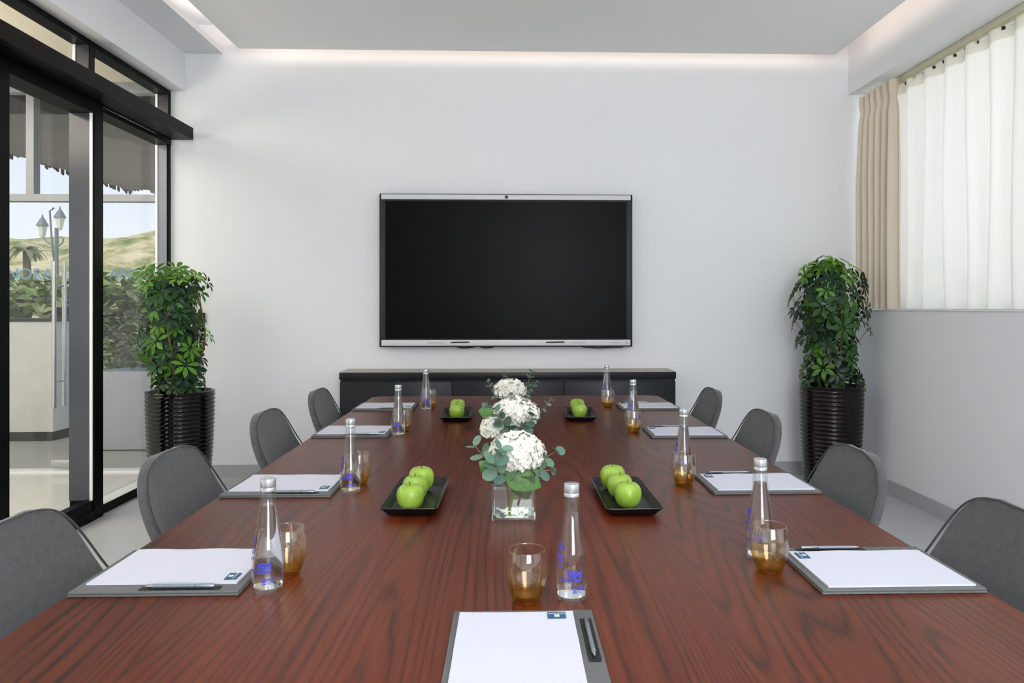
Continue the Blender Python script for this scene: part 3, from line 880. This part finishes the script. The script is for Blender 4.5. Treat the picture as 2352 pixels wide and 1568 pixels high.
BOT = [(0.0, 0.0035), (0.018, 0.003), (0.0235, 0.0), (0.0275, 0.003), (0.0302, 0.010), (0.0314, 0.024), (0.0316, 0.045), (0.0308, 0.064),
       (0.0290, 0.082), (0.0265, 0.099), (0.0235, 0.117), (0.0205, 0.136), (0.0178, 0.156), (0.0157, 0.175), (0.0143, 0.190), (0.0138, 0.197)]
def make_bottle(label):
    t = thing('water_bottle', label, 'bottle', group='glass water bottles on the table')
    bm = new_bm()
    outer = spline(BOT, 3)
    inner = [(max(0.0, r-0.0024), z + (0.006 if z < 0.01 else 0)) for r, z in outer if z > 0.006 or r == 0]
    inner = [(0.0, 0.0095)] + [(max(0.001, r-0.0024), max(z, 0.010)) for r, z in outer if z > 0.006]
    lathe(bm, outer + inner[::-1], 40)
    finish(bm, 'glass_body', M['bottle'], t, smooth=60)
    bm = new_bm()
    wt = [(0.0, 0.0105)] + [(max(0.001, r-0.0029), max(z, 0.0108)) for r, z in outer if 0.006 < z < 0.172]
    wt.append((0.0, wt[-1][1]))
    lathe(bm, wt, 40); finish(bm, 'water', M['bottle_water'], t, smooth=60)
    bm = new_bm()
    lathe(bm, [(0.0138, 0.1955), (0.0150, 0.197), (0.0152, 0.2015), (0.0143, 0.2035), (0.0149, 0.2055), (0.0150, 0.2175), (0.0142, 0.2208), (0.0120, 0.2215), (0.0, 0.2215)], 36, cap0=True)
    finish(bm, 'cap', M['cap'], t, smooth=35)
    # printed decoration wrapped on the glass
    bm = new_bm()
    def patch(a0, a1, z0, z1, n=8, m=4):
        prev = None
        def rad(z):
            for (r0, q0), (r1, q1) in zip(outer, outer[1:]):
                if q0 <= z <= q1 and q1 > q0 and z > 0.01: return r0 + (r1-r0)*(z-q0)/(q1-q0)
            return 0.03
        for j in range(m+1):
            z = z0+(z1-z0)*j/m; r = rad(z)+0.0003
            ring = [bm.verts.new((r*math.cos(a0+(a1-a0)*i/n), r*math.sin(a0+(a1-a0)*i/n), z)) for i in range(n+1)]
            if prev:
                for i in range(n): bm.faces.new((prev[i], prev[i+1], ring[i+1], ring[i]))
            prev = ring
    for a0, a1, z0, z1 in ((-2.9, -2.2, 0.078, 0.092), (-2.9, -2.3, 0.098, 0.112), (-2.75, -2.2, 0.066, 0.072), (-1.9, -1.0, 0.050, 0.064), (-2.5, -1.1, 0.043, 0.049), (-1.6, -0.9, 0.022, 0.034)):
        patch(a0, a1, z0, z1)
    finish(bm, 'label_print', M['print'], t, smooth=60)
    return t
TUM = [(0.0, 0.004), (0.020, 0.003), (0.0235, 0.0), (0.0262, 0.002), (0.0285, 0.010), (0.0340, 0.024), (0.0382, 0.040), (0.0398, 0.056), (0.0390, 0.072), (0.0368, 0.087), (0.0350, 0.0975)]
def make_tumbler(label):
    t = thing('tumbler', label, 'glass', group='amber tumblers on the table')
    bm = new_bm(); outer = spline(TUM, 3)
    inner = [(0.0, 0.013)] + [(max(0.001, r-0.0016), max(z, 0.0135)) for r, z in outer if z > 0.010]
    inner = [p for p in inner]
    inner[-1] = (outer[-1][0]-0.0015, 0.0975)
    lathe(bm, outer + [(outer[-1][0]-0.0007, 0.0982)] + inner[::-1], 44)
    finish(bm, 'bowl', M['tumbler'], t, smooth=60)
    return t

places = []   # x, y, rot, side text
PT = '%s-side %s place from the sideboard'
for k, y in ((3, 1.4205), (2, 2.149), (1, 3.129), (0, 3.938)):
    places.append((-0.687, y+FW, -PI/2, PT % ('glass-door', ORD[k]), k, 'L'))
for k, y in ((3, 1.392), (2, 2.146), (1, 3.080), (0, 3.930)):
    places.append((0.769, y+FW, PI/2, PT % ('curtain', ORD[k]), k, 'R'))
places.append((0.024, 1.316-FL, 0.0, 'head of the table facing the display', 9, 'C'))
PB = {('L', 3): (-0.476, 1.447), ('L', 2): (-0.480, 2.207), ('L', 1): (-0.484, 3.172), ('L', 0): (-0.455, 3.958),
      ('R', 3): (0.556, 1.600), ('R', 2): (0.574, 2.387), ('R', 1): (0.573, 3.368), ('R', 0): (0.564, 4.216), ('C', 9): (0.118, 1.388)}
PG = {('L', 3): (-0.465, 1.534), ('L', 2): (-0.478, 2.311), ('L', 1): (-0.481, 3.305), ('L', 0): (-0.446, 4.085),
      ('R', 3): (0.549, 1.523), ('R', 2): (0.548, 2.277), ('R', 1): (0.553, 3.241), ('R', 0): (0.548, 4.062), ('C', 9): (0.032, 1.383)}
proto = {}
def put(kind, maker, label, loc, rz):
    if kind not in proto:
        proto[kind] = maker(label); proto[kind].location = loc; proto[kind].rotation_euler = (0, 0, rz)
        return proto[kind]
    return dup(proto[kind], loc, rz, label)
def rotv(x, y, a): return (x*math.cos(a)-y*math.sin(a), x*math.sin(a)+y*math.cos(a))
for (x, y, r, where, k, sd) in places:
    rj = r + random.uniform(-0.008, 0.008) if sd != 'C' else r
    put('folder', make_folder, 'charcoal desk folder at the ' + where, (x, y, TZ), rj)
    dx, dy = rotv(-0.0125, 0.0, rj)
    put('pad', make_pad, 'white notepad with blue corner logo at the ' + where, (x+dx, y+dy, TZ+0.0099), rj + random.uniform(-0.006, 0.006))
    dx, dy = rotv(0.1085, 0.045, rj)
    put('pen', make_pen, 'slim silver pen in the folder at the ' + where, (x+dx, y+dy, TZ+0.0100), rj)
    bxy = PB[(sd, k)]
    put('bottle', make_bottle, 'clear glass water bottle, white cap, at the ' + where, (bxy[0], bxy[1], TZ+0.0003), random.uniform(-0.5, 0.5) if sd != 'C' else 0.0)
    gxy = PG[(sd, k)]
    put('tumbler', make_tumbler, 'amber-tinted glass tumbler at the ' + where, (gxy[0], gxy[1], TZ+0.0003), 0.0)

# ------------------------------------------------------------------ plates and apples
def make_plate(label):
    t = thing('serving_plate', label, 'plate', group='black rectangular plates of apples')
    bm = new_bm()
    def ring(hx, hy, z, c=0.012):
        pts = []
        for sx, sy, a0 in ((1, 1, 0), (-1, 1, PI/2), (-1, -1, PI), (1, -1, 1.5*PI)):
            for k in range(5): pts.append(bm.verts.new((sx*(hx-c)+c*math.cos(a0+k*PI/8), sy*(hy-c)+c*math.sin(a0+k*PI/8), z)))
        return pts
    R = [ring(0.052, 0.155, 0.0), ring(0.060, 0.164, 0.004), ring(0.077, 0.1815, 0.0245), ring(0.0765, 0.181, 0.0262), ring(0.074, 0.1785, 0.0255), ring(0.058, 0.162, 0.0085), ring(0.050, 0.154, 0.0068)]
    bm.faces.new(R[0][::-1]); bm.faces.new(R[-1])
    for a, b in zip(R, R[1:]):
        for i in range(20): bm.faces.new((a[i], a[(i+1) % 20], b[(i+1) % 20], b[i]))
    finish(bm, 'dish', M['plate'], t, smooth=30)
    return t
APP = [(0.0, 0.0045), (0.006, 0.0035), (0.013, 0.0), (0.021, 0.003), (0.030, 0.013), (0.0352, 0.026), (0.0370, 0.040), (0.0345, 0.054), (0.027, 0.0645), (0.018, 0.0685), (0.010, 0.0675), (0.004, 0.0625), (0.0, 0.0605)]
def make_apple(label):
    t = thing('green_apple', label, 'apple', group='green apples on the black plates')
    bm = new_bm(); pr = spline(APP, 3); pr = [(max(r, 0.0), z) for r, z in pr]; pr[0] = (0.0, 0.0045); pr[-1] = (0.0, 0.0605)
    lathe(bm, pr, 36)
    for v in bm.verts:
        a = math.atan2(v.co.y, v.co.x); f = 1 + 0.02*math.cos(5*a)*(1-abs(v.co.z-0.035)/0.05)
        v.co.x *= f; v.co.y *= f
    finish(bm, 'skin', M['apple'], t, smooth=180)
    bm = new_bm(); tube(bm, [(0, 0, 0.060), (0.001, 0.0005, 0.068), (0.004, 0.001, 0.076)], [0.0011, 0.001, 0.0015], 7)
    finish(bm, 'stem', M['apple_stem'], t, smooth=60)
    return t
PLATES = [(0.3285, 2.091, 0.012, 'black plate beside the foremost vase, curtain side', [(0.324, 1.990), (0.318, 2.092), (0.312, 2.196)]),
          (-0.265, 2.109, -0.012, 'black plate beside the foremost vase, glass-door side', [(-0.270, 1.985), (-0.271, 2.088), (-0.266, 2.192)]),
          (0.354, 3.703, -0.03, 'black plate near the sideboard, curtain side', [(0.347, 3.610), (0.350, 3.710), (0.354, 3.808)]),
          (-0.265, 3.706, 0.005, 'black plate near the sideboard, glass-door side', [(-0.262, 3.606), (-0.268, 3.706), (-0.272, 3.806)])]
rnd = random.Random(21)
for (x, y, r, where, aps) in PLATES:
    put('plate', make_plate, 'rectangular ' + where, (x, y, TZ+0.0003), r)
    for pos, (ax, ay) in zip(('front', 'middle', 'rear'), aps):
        o = put('apple', make_apple, 'green apple, %s one of three on the %s' % (pos, where), (ax, ay, TZ+0.0075), rnd.uniform(0, 6.28))
        s = {'front': 1.0, 'middle': 0.98, 'rear': 1.02}[pos]
        o.scale = (s*1.01, s*1.01, s)

# ------------------------------------------------------------------ vases and flowers
def make_vase(label):
    t = thing('glass_vase', label, 'vase', group='square glass vases along the table')
    h, s, w, b = 0.116, 0.0565, 0.0042, 0.013
    bm = new_bm()
    def sq(r, z): return [bm.verts.new(p) for p in ((-r, -r, z), (r, -r, z), (r, r, z), (-r, r, z))]
    o0, o1, i1, i0 = sq(s, 0), sq(s, h), sq(s-w, h), sq(s-w, b)
    bm.faces.new(o0[::-1]); bm.faces.new(i0)
    for A, B in ((o0, o1), (o1, i1), (i1, i0)):
        for i in range(4): bm.faces.new((A[i], A[(i+1) % 4], B[(i+1) % 4], B[i]))
    bmesh.ops.bevel(bm, geom=[e for e in bm.edges], offset=0.0012, segments=2, affect='EDGES')
    finish(bm, 'glass_body', M['glass'], t, smooth=30)
    bm = new_bm(); q = s-w-0.0004; bx(bm, -q, q, -q, q, b+0.0004, 0.080)
    finish(bm, 'water', M['water'], t)
    return t
VASES = [(0.010, 1.955, 'foremost square glass vase on the table, with wide round blooms'), (0.010, 2.690, 'middle square glass vase between the two other flower vases'), (0.002, 3.450, 'square glass vase nearest the sideboard, between the two far apple plates')]
for x, y, lab in VASES:
    put('vase', make_vase, lab, (x, y, TZ+0.0003), 0.0)

def leaf_blade(bm, ly, base, d, up, L, wid, col, n=4, fold=0.25, droop=0.3, pw=1.0):
    d = Vector(d).normalized(); side = d.cross(Vector(up))
    if side.length < 1e-4: side = d.orthogonal()
    side.normalize(); nrm = side.cross(d).normalized()
    prev = None
    for i in range(n+1):
        s = i/n
        c = Vector(base) + d*(L*s) - nrm*(droop*L*s*s)
        w = wid*(math.sin(PI*min(1, s**pw*0.96+0.03)))**0.8 if 0 < i < n else wid*0.08
        a, b, m = c - side*w + nrm*(fold*w), c + side*w + nrm*(fold*w), c
        cur = (bm.verts.new(a), bm.verts.new(m), bm.verts.new(b))
        if prev:
            for f in (bm.faces.new((prev[0], prev[1], cur[1], cur[0])), bm.faces.new((prev[1], prev[2], cur[2], cur[1]))):
                f.smooth = True
                if ly is not None:
                    for lp in f.loops: lp[ly] = col
        prev = cur

def flower_head(seed, rx, ry, rz, nflo=170, cs=0.0125):
    rnd = random.Random(seed); bm = new_bm()
    gold = PI*(3-math.sqrt(5))
    bmesh.ops.create_icosphere(bm, subdivisions=3, radius=1.0)
    for v in bm.verts:
        v.co = Vector((v.co.x*rx*0.86, v.co.y*ry*0.86, v.co.z*rz*0.86))
    for f in bm.faces: f.material_index = 1
    for k in range(nflo):
        zz = 1 - 1.55*(k+0.5)/nflo
        r = math.sqrt(max(0, 1-zz*zz)); a = k*gold
        nrm = Vector((r*math.cos(a), r*math.sin(a), zz))
        j = rnd.uniform(0.93, 1.06)
        c = Vector((nrm.x*rx, nrm.y*ry, nrm.z*rz))*j
        n_ = Vector((nrm.x/rx, nrm.y/ry, nrm.z/rz)).normalized()
        n_ = (n_ + Vector((rnd.uniform(-.35, .35), rnd.uniform(-.35, .35), rnd.uniform(-.35, .35)))).normalized()
        t1 = n_.orthogonal().normalized(); t2 = n_.cross(t1)
        a0 = rnd.uniform(0, PI/2); s = cs*rnd.uniform(0.85, 1.2)
        for q in range(4):
            b = a0 + q*PI/2
            d = t1*math.cos(b) + t2*math.sin(b); e = n_.cross(d)
            p0 = c - n_*0.003
            vs = [p0, p0 + d*s*0.55 + e*s*0.50 + n_*s*0.24, p0 + d*s*1.05 + n_*s*0.30, p0 + d*s*0.55 - e*s*0.50 + n_*s*0.24]
            f = bm.faces.new([bm.verts.new(v) for v in vs]); f.smooth = True
    return bm

def hydrangea(label, vx, vy, head, r, seed, stem_base=(0, 0, 0.018), leaves=()):
    t = thing('white_hydrangea', label, 'flower', (vx, vy, TZ), group='white hydrangea blooms')
    bm = flower_head(seed, *r, nflo=int(190*(r[0]/0.08)))
    bmesh.ops.translate(bm, verts=bm.verts[:], vec=Vector(head))
    me = bpy.data.meshes.new('flower_head'); bm.to_mesh(me); bm.free()
    me.materials.append(M['petal']); me.materials.append(M['flower_core'])
    link('flower_head', me, t)
    bm = new_bm(); hb = Vector(head) - Vector((0, 0, r[2]*0.7))
    tube(bm, [stem_base, Vector(stem_base).lerp(hb, 0.5) + Vector((0.004, 0, 0)), hb], 0.0038, 8)
    finish(bm, 'stem', M['flower_stem'], t, smooth=60)
    for (b, d, up, L, w) in leaves:
        bm = new_bm(); leaf_blade(bm, None, b, d, up, L, w, None, n=9, fold=0.18, droop=0.25, pw=0.75)
        finish(bm, 'leaf', M['leaf_big'], t)
    return t

def sprig(label, vx, vy, pts, lr, seed, dark=0.0, nl=6):
    rnd = random.Random(seed)
    t = thing('eucalyptus_sprig', label, 'sprig', (vx, vy, TZ), group='eucalyptus sprigs in the vases')
    path = spline([tuple(p) for p in pts], 5)
    bm = new_bm(); tube(bm, path, [0.0016*(1-0.6*i/len(path)) for i in range(len(path))], 6)
    finish(bm, 'stem', M['sprig_stem'], t, smooth=60)
    bm = new_bm(); ly = bm.loops.layers.float_color.new('Col')
    m0 = int(len(path)*0.36)
    for k in range(nl):
        i = m0 + int((len(path)-1-m0)*k/(nl-1)); p = Vector(path[i])
        tg = (Vector(path[min(i+1, len(path)-1)]) - Vector(path[max(0, i-1)])).normalized()
        s0 = tg.cross(Vector((0, 1, 0.2))).normalized()
        if k % 2: s0 = (s0*0.5 + tg.cross(s0)*0.85).normalized()
        R_ = lr*(1.05 - 0.45*k/nl)*rnd.uniform(0.85, 1.1)
        for sg in (-1, 1):
            d = (s0*sg + tg*0.45 + Vector((rnd.uniform(-.2, .2), rnd.uniform(-.35, .05), rnd.uniform(-.2, .2)))).normalized()
            nrm = (tg*0.75 + Vector((0, -0.55, 0.45)) + Vector((rnd.uniform(-.3, .3),)*3)).normalized()
            e = d.cross(nrm).normalized(); nn = e.cross(d).normalized()
            c = p + d*(R_*1.05)
            g = rnd.uniform(0.85, 1.15)*(1-dark)
            base = srgb(112, 142, 124) if rnd.random() < 0.6 else srgb(92, 124, 112)
            col = (base[0]*g, base[1]*g, base[2]*g, 1)
            cv = bm.verts.new(c - nn*R_*0.12); ring = []
            for q in range(10):
                a = 2*PI*q/10
                ring.append(bm.verts.new(c + d*R_*math.cos(a)*1.02 + e*R_*0.88*math.sin(a)))
            for q in range(10):
                f = bm.faces.new((cv, ring[q], ring[(q+1) % 10])); f.smooth = True
                for lp in f.loops: lp[ly] = col
    me = bpy.data.meshes.new('foliage'); bm.to_mesh(me); bm.free(); me.materials.append(M['euc'])
    link('foliage', me, t)
    return t

vx, vy = VASES[0][:2]
hydrangea('large white hydrangea bloom with broad green leaves in the foremost vase', vx, vy, (0.008, -0.005, 0.165), (0.074, 0.070, 0.056), 1, (-0.012, 0.0, 0.016),
          [((-0.018, -0.050, 0.128), (0.80, -0.22, -0.26), (0, -0.9, 0.5), 0.095, 0.040),
           ((-0.035, -0.035, 0.105), (-0.75, -0.2, 0.75), (0, -1, 0.6), 0.070, 0.030),
           ((0.010, -0.030, 0.118), (0.35, -0.20, -0.75), (0, -1, 0.2), 0.070, 0.032)])
S1 = [((-0.012, -0.02, 0.03), (-0.025, -0.045, 0.110), (-0.050, -0.086, 0.150), (-0.030, -0.088, 0.196)),
      ((-0.010, 0.01, 0.03), (-0.030, 0.015, 0.112), (-0.075, -0.01, 0.155), (-0.103, -0.012, 0.188)),
      ((0.010, 0.0, 0.03), (0.034, 0.0, 0.112), (0.075, -0.02, 0.150), (0.112, -0.03, 0.176)),
      ((0.012, -0.02, 0.03), (0.035, -0.035, 0.112), (0.066, -0.05, 0.128), (0.098, -0.055, 0.132))]
L1_ = ['eucalyptus sprig standing upright in front of the foremost bloom', 'eucalyptus sprig reaching out on the glass-door side of the foremost vase',
       'eucalyptus sprig reaching up on the curtain side of the foremost vase', 'eucalyptus sprig hanging low on the curtain side of the foremost vase']
for i, (p, l) in enumerate(zip(S1, L1_)): sprig(l, vx, vy, p, (0.0225, 0.021, 0.021, 0.018)[i], 30+i, -0.15, nl=7 if i == 0 else 4)
vx, vy = VASES[1][:2]
hydrangea('large white hydrangea bloom at the centre of the middle vase', vx, vy, (0.010, 0.0, 0.165), (0.088, 0.080, 0.058), 2)
hydrangea('smaller white hydrangea bloom drooping from the middle vase', vx, vy, (-0.072, -0.055, 0.118), (0.044, 0.040, 0.042), 3, (-0.02, -0.01, 0.02),
          [((-0.06, -0.03, 0.15), (-0.8, -0.1, 0.5), (0, -1, 0.6), 0.07, 0.026)])
S2 = [((-0.01, -0.02, 0.03), (-0.02, -0.045, 0.110), (-0.035, -0.10, 0.150), (-0.058, -0.10, 0.188)),
      ((0.01, -0.02, 0.03), (0.02, -0.045, 0.105), (0.045, -0.10, 0.130), (0.066, -0.10, 0.172)),
      ((0.01, 0.0, 0.03), (0.035, 0.01, 0.112), (0.10, 0.0, 0.165), (0.140, 0.0, 0.215)),
      ((-0.01, 0.02, 0.03), (-0.034, 0.02, 0.112), (-0.08, 0.0, 0.170), (-0.105, 0.0, 0.190))]
L2_ = ['dark eucalyptus sprig hanging over the front of the middle bloom, glass-door half', 'eucalyptus sprig curling over the front of the middle bloom, curtain half',
       'thin eucalyptus sprig sticking far out on the curtain side of the middle vase', 'eucalyptus sprig pointing to the glass door from the middle vase']
for i, (p, l) in enumerate(zip(S2, L2_)): sprig(l, vx, vy, p, (0.020, 0.020, 0.012, 0.017)[i], 40+i, 0.35 if i == 0 else 0.1, 6)
vx, vy = VASES[2][:2]
hydrangea('white hydrangea bloom in the vase nearest the sideboard', vx, vy, (-0.002, 0.0, 0.165), (0.074, 0.070, 0.052), 4)
S3 = [((-0.01, 0.0, 0.03), (-0.034, 0.0, 0.112), (-0.075, -0.01, 0.145), (-0.105, -0.01, 0.205)),
      ((0.01, 0.02, 0.03), (0.034, 0.02, 0.112), (0.075, 0.02, 0.170), (0.100, 0.02, 0.250)),
      ((0.01, 0.0, 0.03), (0.034, 0.0, 0.112), (0.085, 0.0, 0.150), (0.122, 0.0, 0.205)),
      ((-0.01, 0.02, 0.03), (-0.02, 0.035, 0.112), (-0.045, 0.06, 0.190), (-0.020, 0.065, 0.240)),
      ((0.0, -0.02, 0.03), (0.004, -0.045, 0.110), (0.010, -0.085, 0.120), (0.002, -0.088, 0.152))]
L3_ = ['eucalyptus sprig rising on the glass-door side of the vase nearest the sideboard', 'tallest eucalyptus sprig of the vase nearest the sideboard',
       'pale eucalyptus sprig leaning to the curtain from the vase nearest the sideboard', 'eucalyptus sprig peeping over the bloom nearest the sideboard',
       'short eucalyptus sprig in front of the bloom nearest the sideboard']
for i, (p, l) in enumerate(zip(S3, L3_)): sprig(l, vx, vy, p, (0.015, 0.017, 0.013, 0.013, 0.014)[i], 50+i, 0.15, 6)

# ------------------------------------------------------------------ potted plants
def potted(label, x, y, seed, pot_mat, rtop, rbot, hpot, fol_h, fol_r, nleaf, lean):
    rnd = random.Random(seed)
    t = thing('potted_umbrella_plant', label, 'plant', (x, y, 0), group='tall planters flanking the display')
    nr = 24; prof = [(0.0, 0.0), (rbot-0.012, 0.0), (rbot-0.006, 0.006)]
    for k in range(nr):
        z0 = 0.012 + (hpot-0.03)*k/nr; dz = (hpot-0.03)/nr
        for s in (0.05, 0.25, 0.5, 0.75, 0.95):
            z = z0 + dz*s; f = z/hpot
            r = rbot + (rtop-rbot)*(1-(1-f)**2.0)
            prof.append((r - 0.009*(1-math.sin(PI*s)**0.7), z))
    prof += [(rtop-0.003, hpot-0.014), (rtop, hpot-0.006), (rtop-0.004, hpot), (rtop-0.020, hpot-0.001), (rtop-0.026, hpot-0.02), (rtop-0.03, hpot-0.10)]
    bm = new_bm(); lathe(bm, prof, 56, cap0=False, cap1=True)
    finish(bm, 'pot', pot_mat, t, smooth=50)
    bm = new_bm(); lathe(bm, [(rtop-0.032, hpot-0.065), (rtop*0.6, hpot-0.055), (0.0, hpot-0.05)], 28)
    finish(bm, 'soil', M['soil'], t, smooth=60)
    # stems
    bases = []
    for k in range(5):
        a = 2*PI*k/5 + rnd.uniform(-.3, .3); r = 0.07
        p0 = Vector((r*math.cos(a), r*math.sin(a), hpot-0.06)); r2 = fol_r*0.5
        p1 = Vector((r2*math.cos(a)+rnd.uniform(-.03, .03), r2*math.sin(a)+rnd.uniform(-.03, .03), hpot+fol_h*0.5))
        p2 = Vector((r2*1.05*math.cos(a)+lean, r2*math.sin(a), hpot+fol_h*rnd.uniform(0.85, 0.96)))
        bases.append(spline([tuple(p0), tuple(p0.lerp(p1, 0.5)+Vector((0.01, 0, 0))), tuple(p1), tuple(p2)], 6))
    for b in bases:
        bm = new_bm(); tube(bm, b, [0.011*(1-0.6*i/len(b)) for i in range(len(b))], 7)
        finish(bm, 'stem', M['trunk'], t, smooth=60)
    bm = new_bm(); ly = bm.loops.layers.float_color.new('Col')
    for k in range(nleaf):
        f = (k+0.5)/nleaf
        h = hpot + 0.02 + (fol_h-0.02)*f
        rr = fol_r*(0.74 + 0.26*f)*(0.90+0.16*math.sin(9*f+seed))*rnd.choice((rnd.uniform(0.3, 0.75), rnd.uniform(0.6, 1.0)))
        a = k*2.39996 + rnd.uniform(-.25, .25)
        top = f > 0.90
        if top: rr *= rnd.uniform(0.35, 1.0)
        c = Vector((rr*math.cos(a) + lean*(0.4+0.6*f), rr*math.sin(a)*0.9, h))
        c.x = max(-0.31, c.x) if lean < -0.03 else min(0.25, c.x)
        # petiole from nearest stem
        b = min(bases, key=lambda q: min((Vector(p)-c).length for p in q))
        sp = Vector(b[max(1, min(len(b)-2, int((len(b)-1)*max(0.05, f-0.06))))])
        tube(bm, [sp, sp.lerp(c, 0.5)+Vector((0, 0, 0.012)), c], 0.0018, 4, cap=False, mi=0)
        outd = Vector((math.cos(a), math.sin(a), 0.35 + (1.0 if top else 0.0) + rnd.uniform(-.25, .35))).normalized()
        t1 = outd.orthogonal().normalized(); t2 = outd.cross(t1)
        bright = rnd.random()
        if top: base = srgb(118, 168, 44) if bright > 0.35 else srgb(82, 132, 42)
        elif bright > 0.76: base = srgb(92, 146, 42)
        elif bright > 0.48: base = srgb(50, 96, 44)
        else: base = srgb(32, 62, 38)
        kk = rnd.uniform(0.85, 1.15)
        nlf = rnd.choice((6, 7, 7, 8)); L = rnd.uniform(0.062, 0.090)
        for q in range(nlf):
            b_ = 2*PI*q/nlf + rnd.uniform(-.12, .12)
            d = (t1*math.cos(b_) + t2*math.sin(b_))*1.0 + outd*0.28
            d.z -= 0.10
            kq = kk*rnd.uniform(0.85, 1.12)
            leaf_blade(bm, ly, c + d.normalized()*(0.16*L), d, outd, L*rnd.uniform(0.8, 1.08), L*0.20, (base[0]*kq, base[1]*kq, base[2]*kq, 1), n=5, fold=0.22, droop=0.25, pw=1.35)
    for f in bm.faces:
        for lp in f.loops:
            if lp[ly][3] == 0 or (lp[ly][0] > 0.99 and lp[ly][1] > 0.99): lp[ly] = srgb(90, 104, 50)
    me = bpy.data.meshes.new('foliage'); bm.to_mesh(me); bm.free(); me.materials.append(M['leaf']); me.shade_smooth()
    link('foliage', me, t)
    return t
potted('bushy umbrella plant in black ribbed planter beside the glass partition', -2.31, 5.17, 5, M['pot_black'], 0.226, 0.185, 0.725, 0.845, 0.285, 155, -0.065)
potted('bushy umbrella plant in dark brown ribbed planter under the drape', 2.335, 5.22, 9, M['pot_brown'], 0.224, 0.180, 0.745, 0.90, 0.325, 155, -0.015)

# ------------------------------------------------------------------ light
def area(name, loc, rot, sx, sy, power, color=(1, 1, 1), spread=PI):
    l = bpy.data.lights.new(name, 'AREA'); l.shape = 'RECTANGLE'; l.size = sx; l.size_y = sy
    l.energy = power; l.color = color; l.spread = spread
    o = bpy.data.objects.new(name, l); COL.objects.link(o); o.location = loc; o.rotation_euler = rot
    return o
WARM = (1.0, 0.80, 0.66)
COOL = (0.94, 0.97, 1.0)
# cove strips lying on top of the floating panel
area('cove_light', (0.23, 5.42, 3.33), (math.radians(105), 0, 0), 4.4, 0.04, 4, WARM)
area('cove_light', (-2.06, 1.9, 3.305), (math.radians(180), math.radians(0), math.radians(90)), 7.0, 0.05, 48, (1.0, 0.84, 0.72))
area('cove_light', (2.44, 1.9, 3.33), (math.radians(100), 0, math.radians(-90)), 7.0, 0.04, 6, WARM)
# daylight through the curtained window, plus unseen fills added to lift the room
area('daylight_window', (3.6, 3.1, 2.2), (0, math.radians(90), 0), 1.9, 5.2, 32, (1, 0.99, 0.96))
area('ceiling_fill', (0.2, 0.2, 3.22), (0, 0, 0), 3.6, 2.6, 7, (1, 0.985, 0.96))  # added overhead fill, no fitting in view
area('bounce_fill', (0.2, -0.9, 1.75), (math.radians(180), 0, 0), 2.6, 1.4, 86, (0.97, 0.985, 1.0))  # added upward fill behind the camera to brighten the ceiling
area('lobby_up_fill', (-4.6, 2.4, 1.9), (math.radians(180), 0, 0), 2.0, 4.0, 90, (1, 0.9, 0.72))  # unseen fill added to brighten the lobby ceiling
area('rear_fill', (0.75, -1.75, 1.9), (math.radians(90), 0, 0), 1.5, 2.3, 95, COOL)  # fill added behind the camera, also puts bright strips on the glassware
area('lobby_lamp', (-4.4, 2.6, 3.06), (0, 0, 0), 2.6, 5.0, 110, (1, 0.96, 0.88))
sun = bpy.data.lights.new('sun', 'SUN'); sun.energy = 2.4; sun.angle = math.radians(2); sun.color = (1, 0.95, 0.86)
so = bpy.data.objects.new('sun', sun); COL.objects.link(so)
so.rotation_euler = Vector((0.25, 0.75, -0.75)).to_track_quat('-Z', 'Y').to_euler()

wd = bpy.data.worlds.new('sky'); scene.world = wd; wd.use_nodes = True
nt = wd.node_tree; nt.nodes.clear()
wo = nt.nodes.new('ShaderNodeOutputWorld'); bg = nt.nodes.new('ShaderNodeBackground')
tc = nt.nodes.new('ShaderNodeTexCoord'); sx = nt.nodes.new('ShaderNodeSeparateXYZ'); cr_ = nt.nodes.new('ShaderNodeValToRGB')
nt.links.new(tc.outputs['Generated'], sx.inputs[0]); nt.links.new(sx.outputs[2], cr_.inputs[0])
cr_.color_ramp.elements[0].position = 0.0; cr_.color_ramp.elements[0].color = srgb(240, 242, 245)
cr_.color_ramp.elements[1].position = 0.5; cr_.color_ramp.elements[1].color = srgb(176, 206, 242)
nt.links.new(cr_.outputs[0], bg.inputs[0]); bg.inputs[1].default_value = 1.15
nt.links.new(bg.outputs[0], wo.inputs[0])

scene.view_settings.view_transform = 'Standard'
scene.view_settings.look = 'None'
scene.view_settings.exposure = 0.0
cy = scene.cycles
cy.max_bounces = 14; cy.transparent_max_bounces = 24; cy.transmission_bounces = 12; cy.glossy_bounces = 5; cy.diffuse_bounces = 4
cy.use_adaptive_sampling = True; cy.adaptive_threshold = 0.05; cy.adaptive_min_samples = 16
cy.use_denoising = True
cy.sample_clamp_indirect = 4.0
cy.caustics_refractive = True
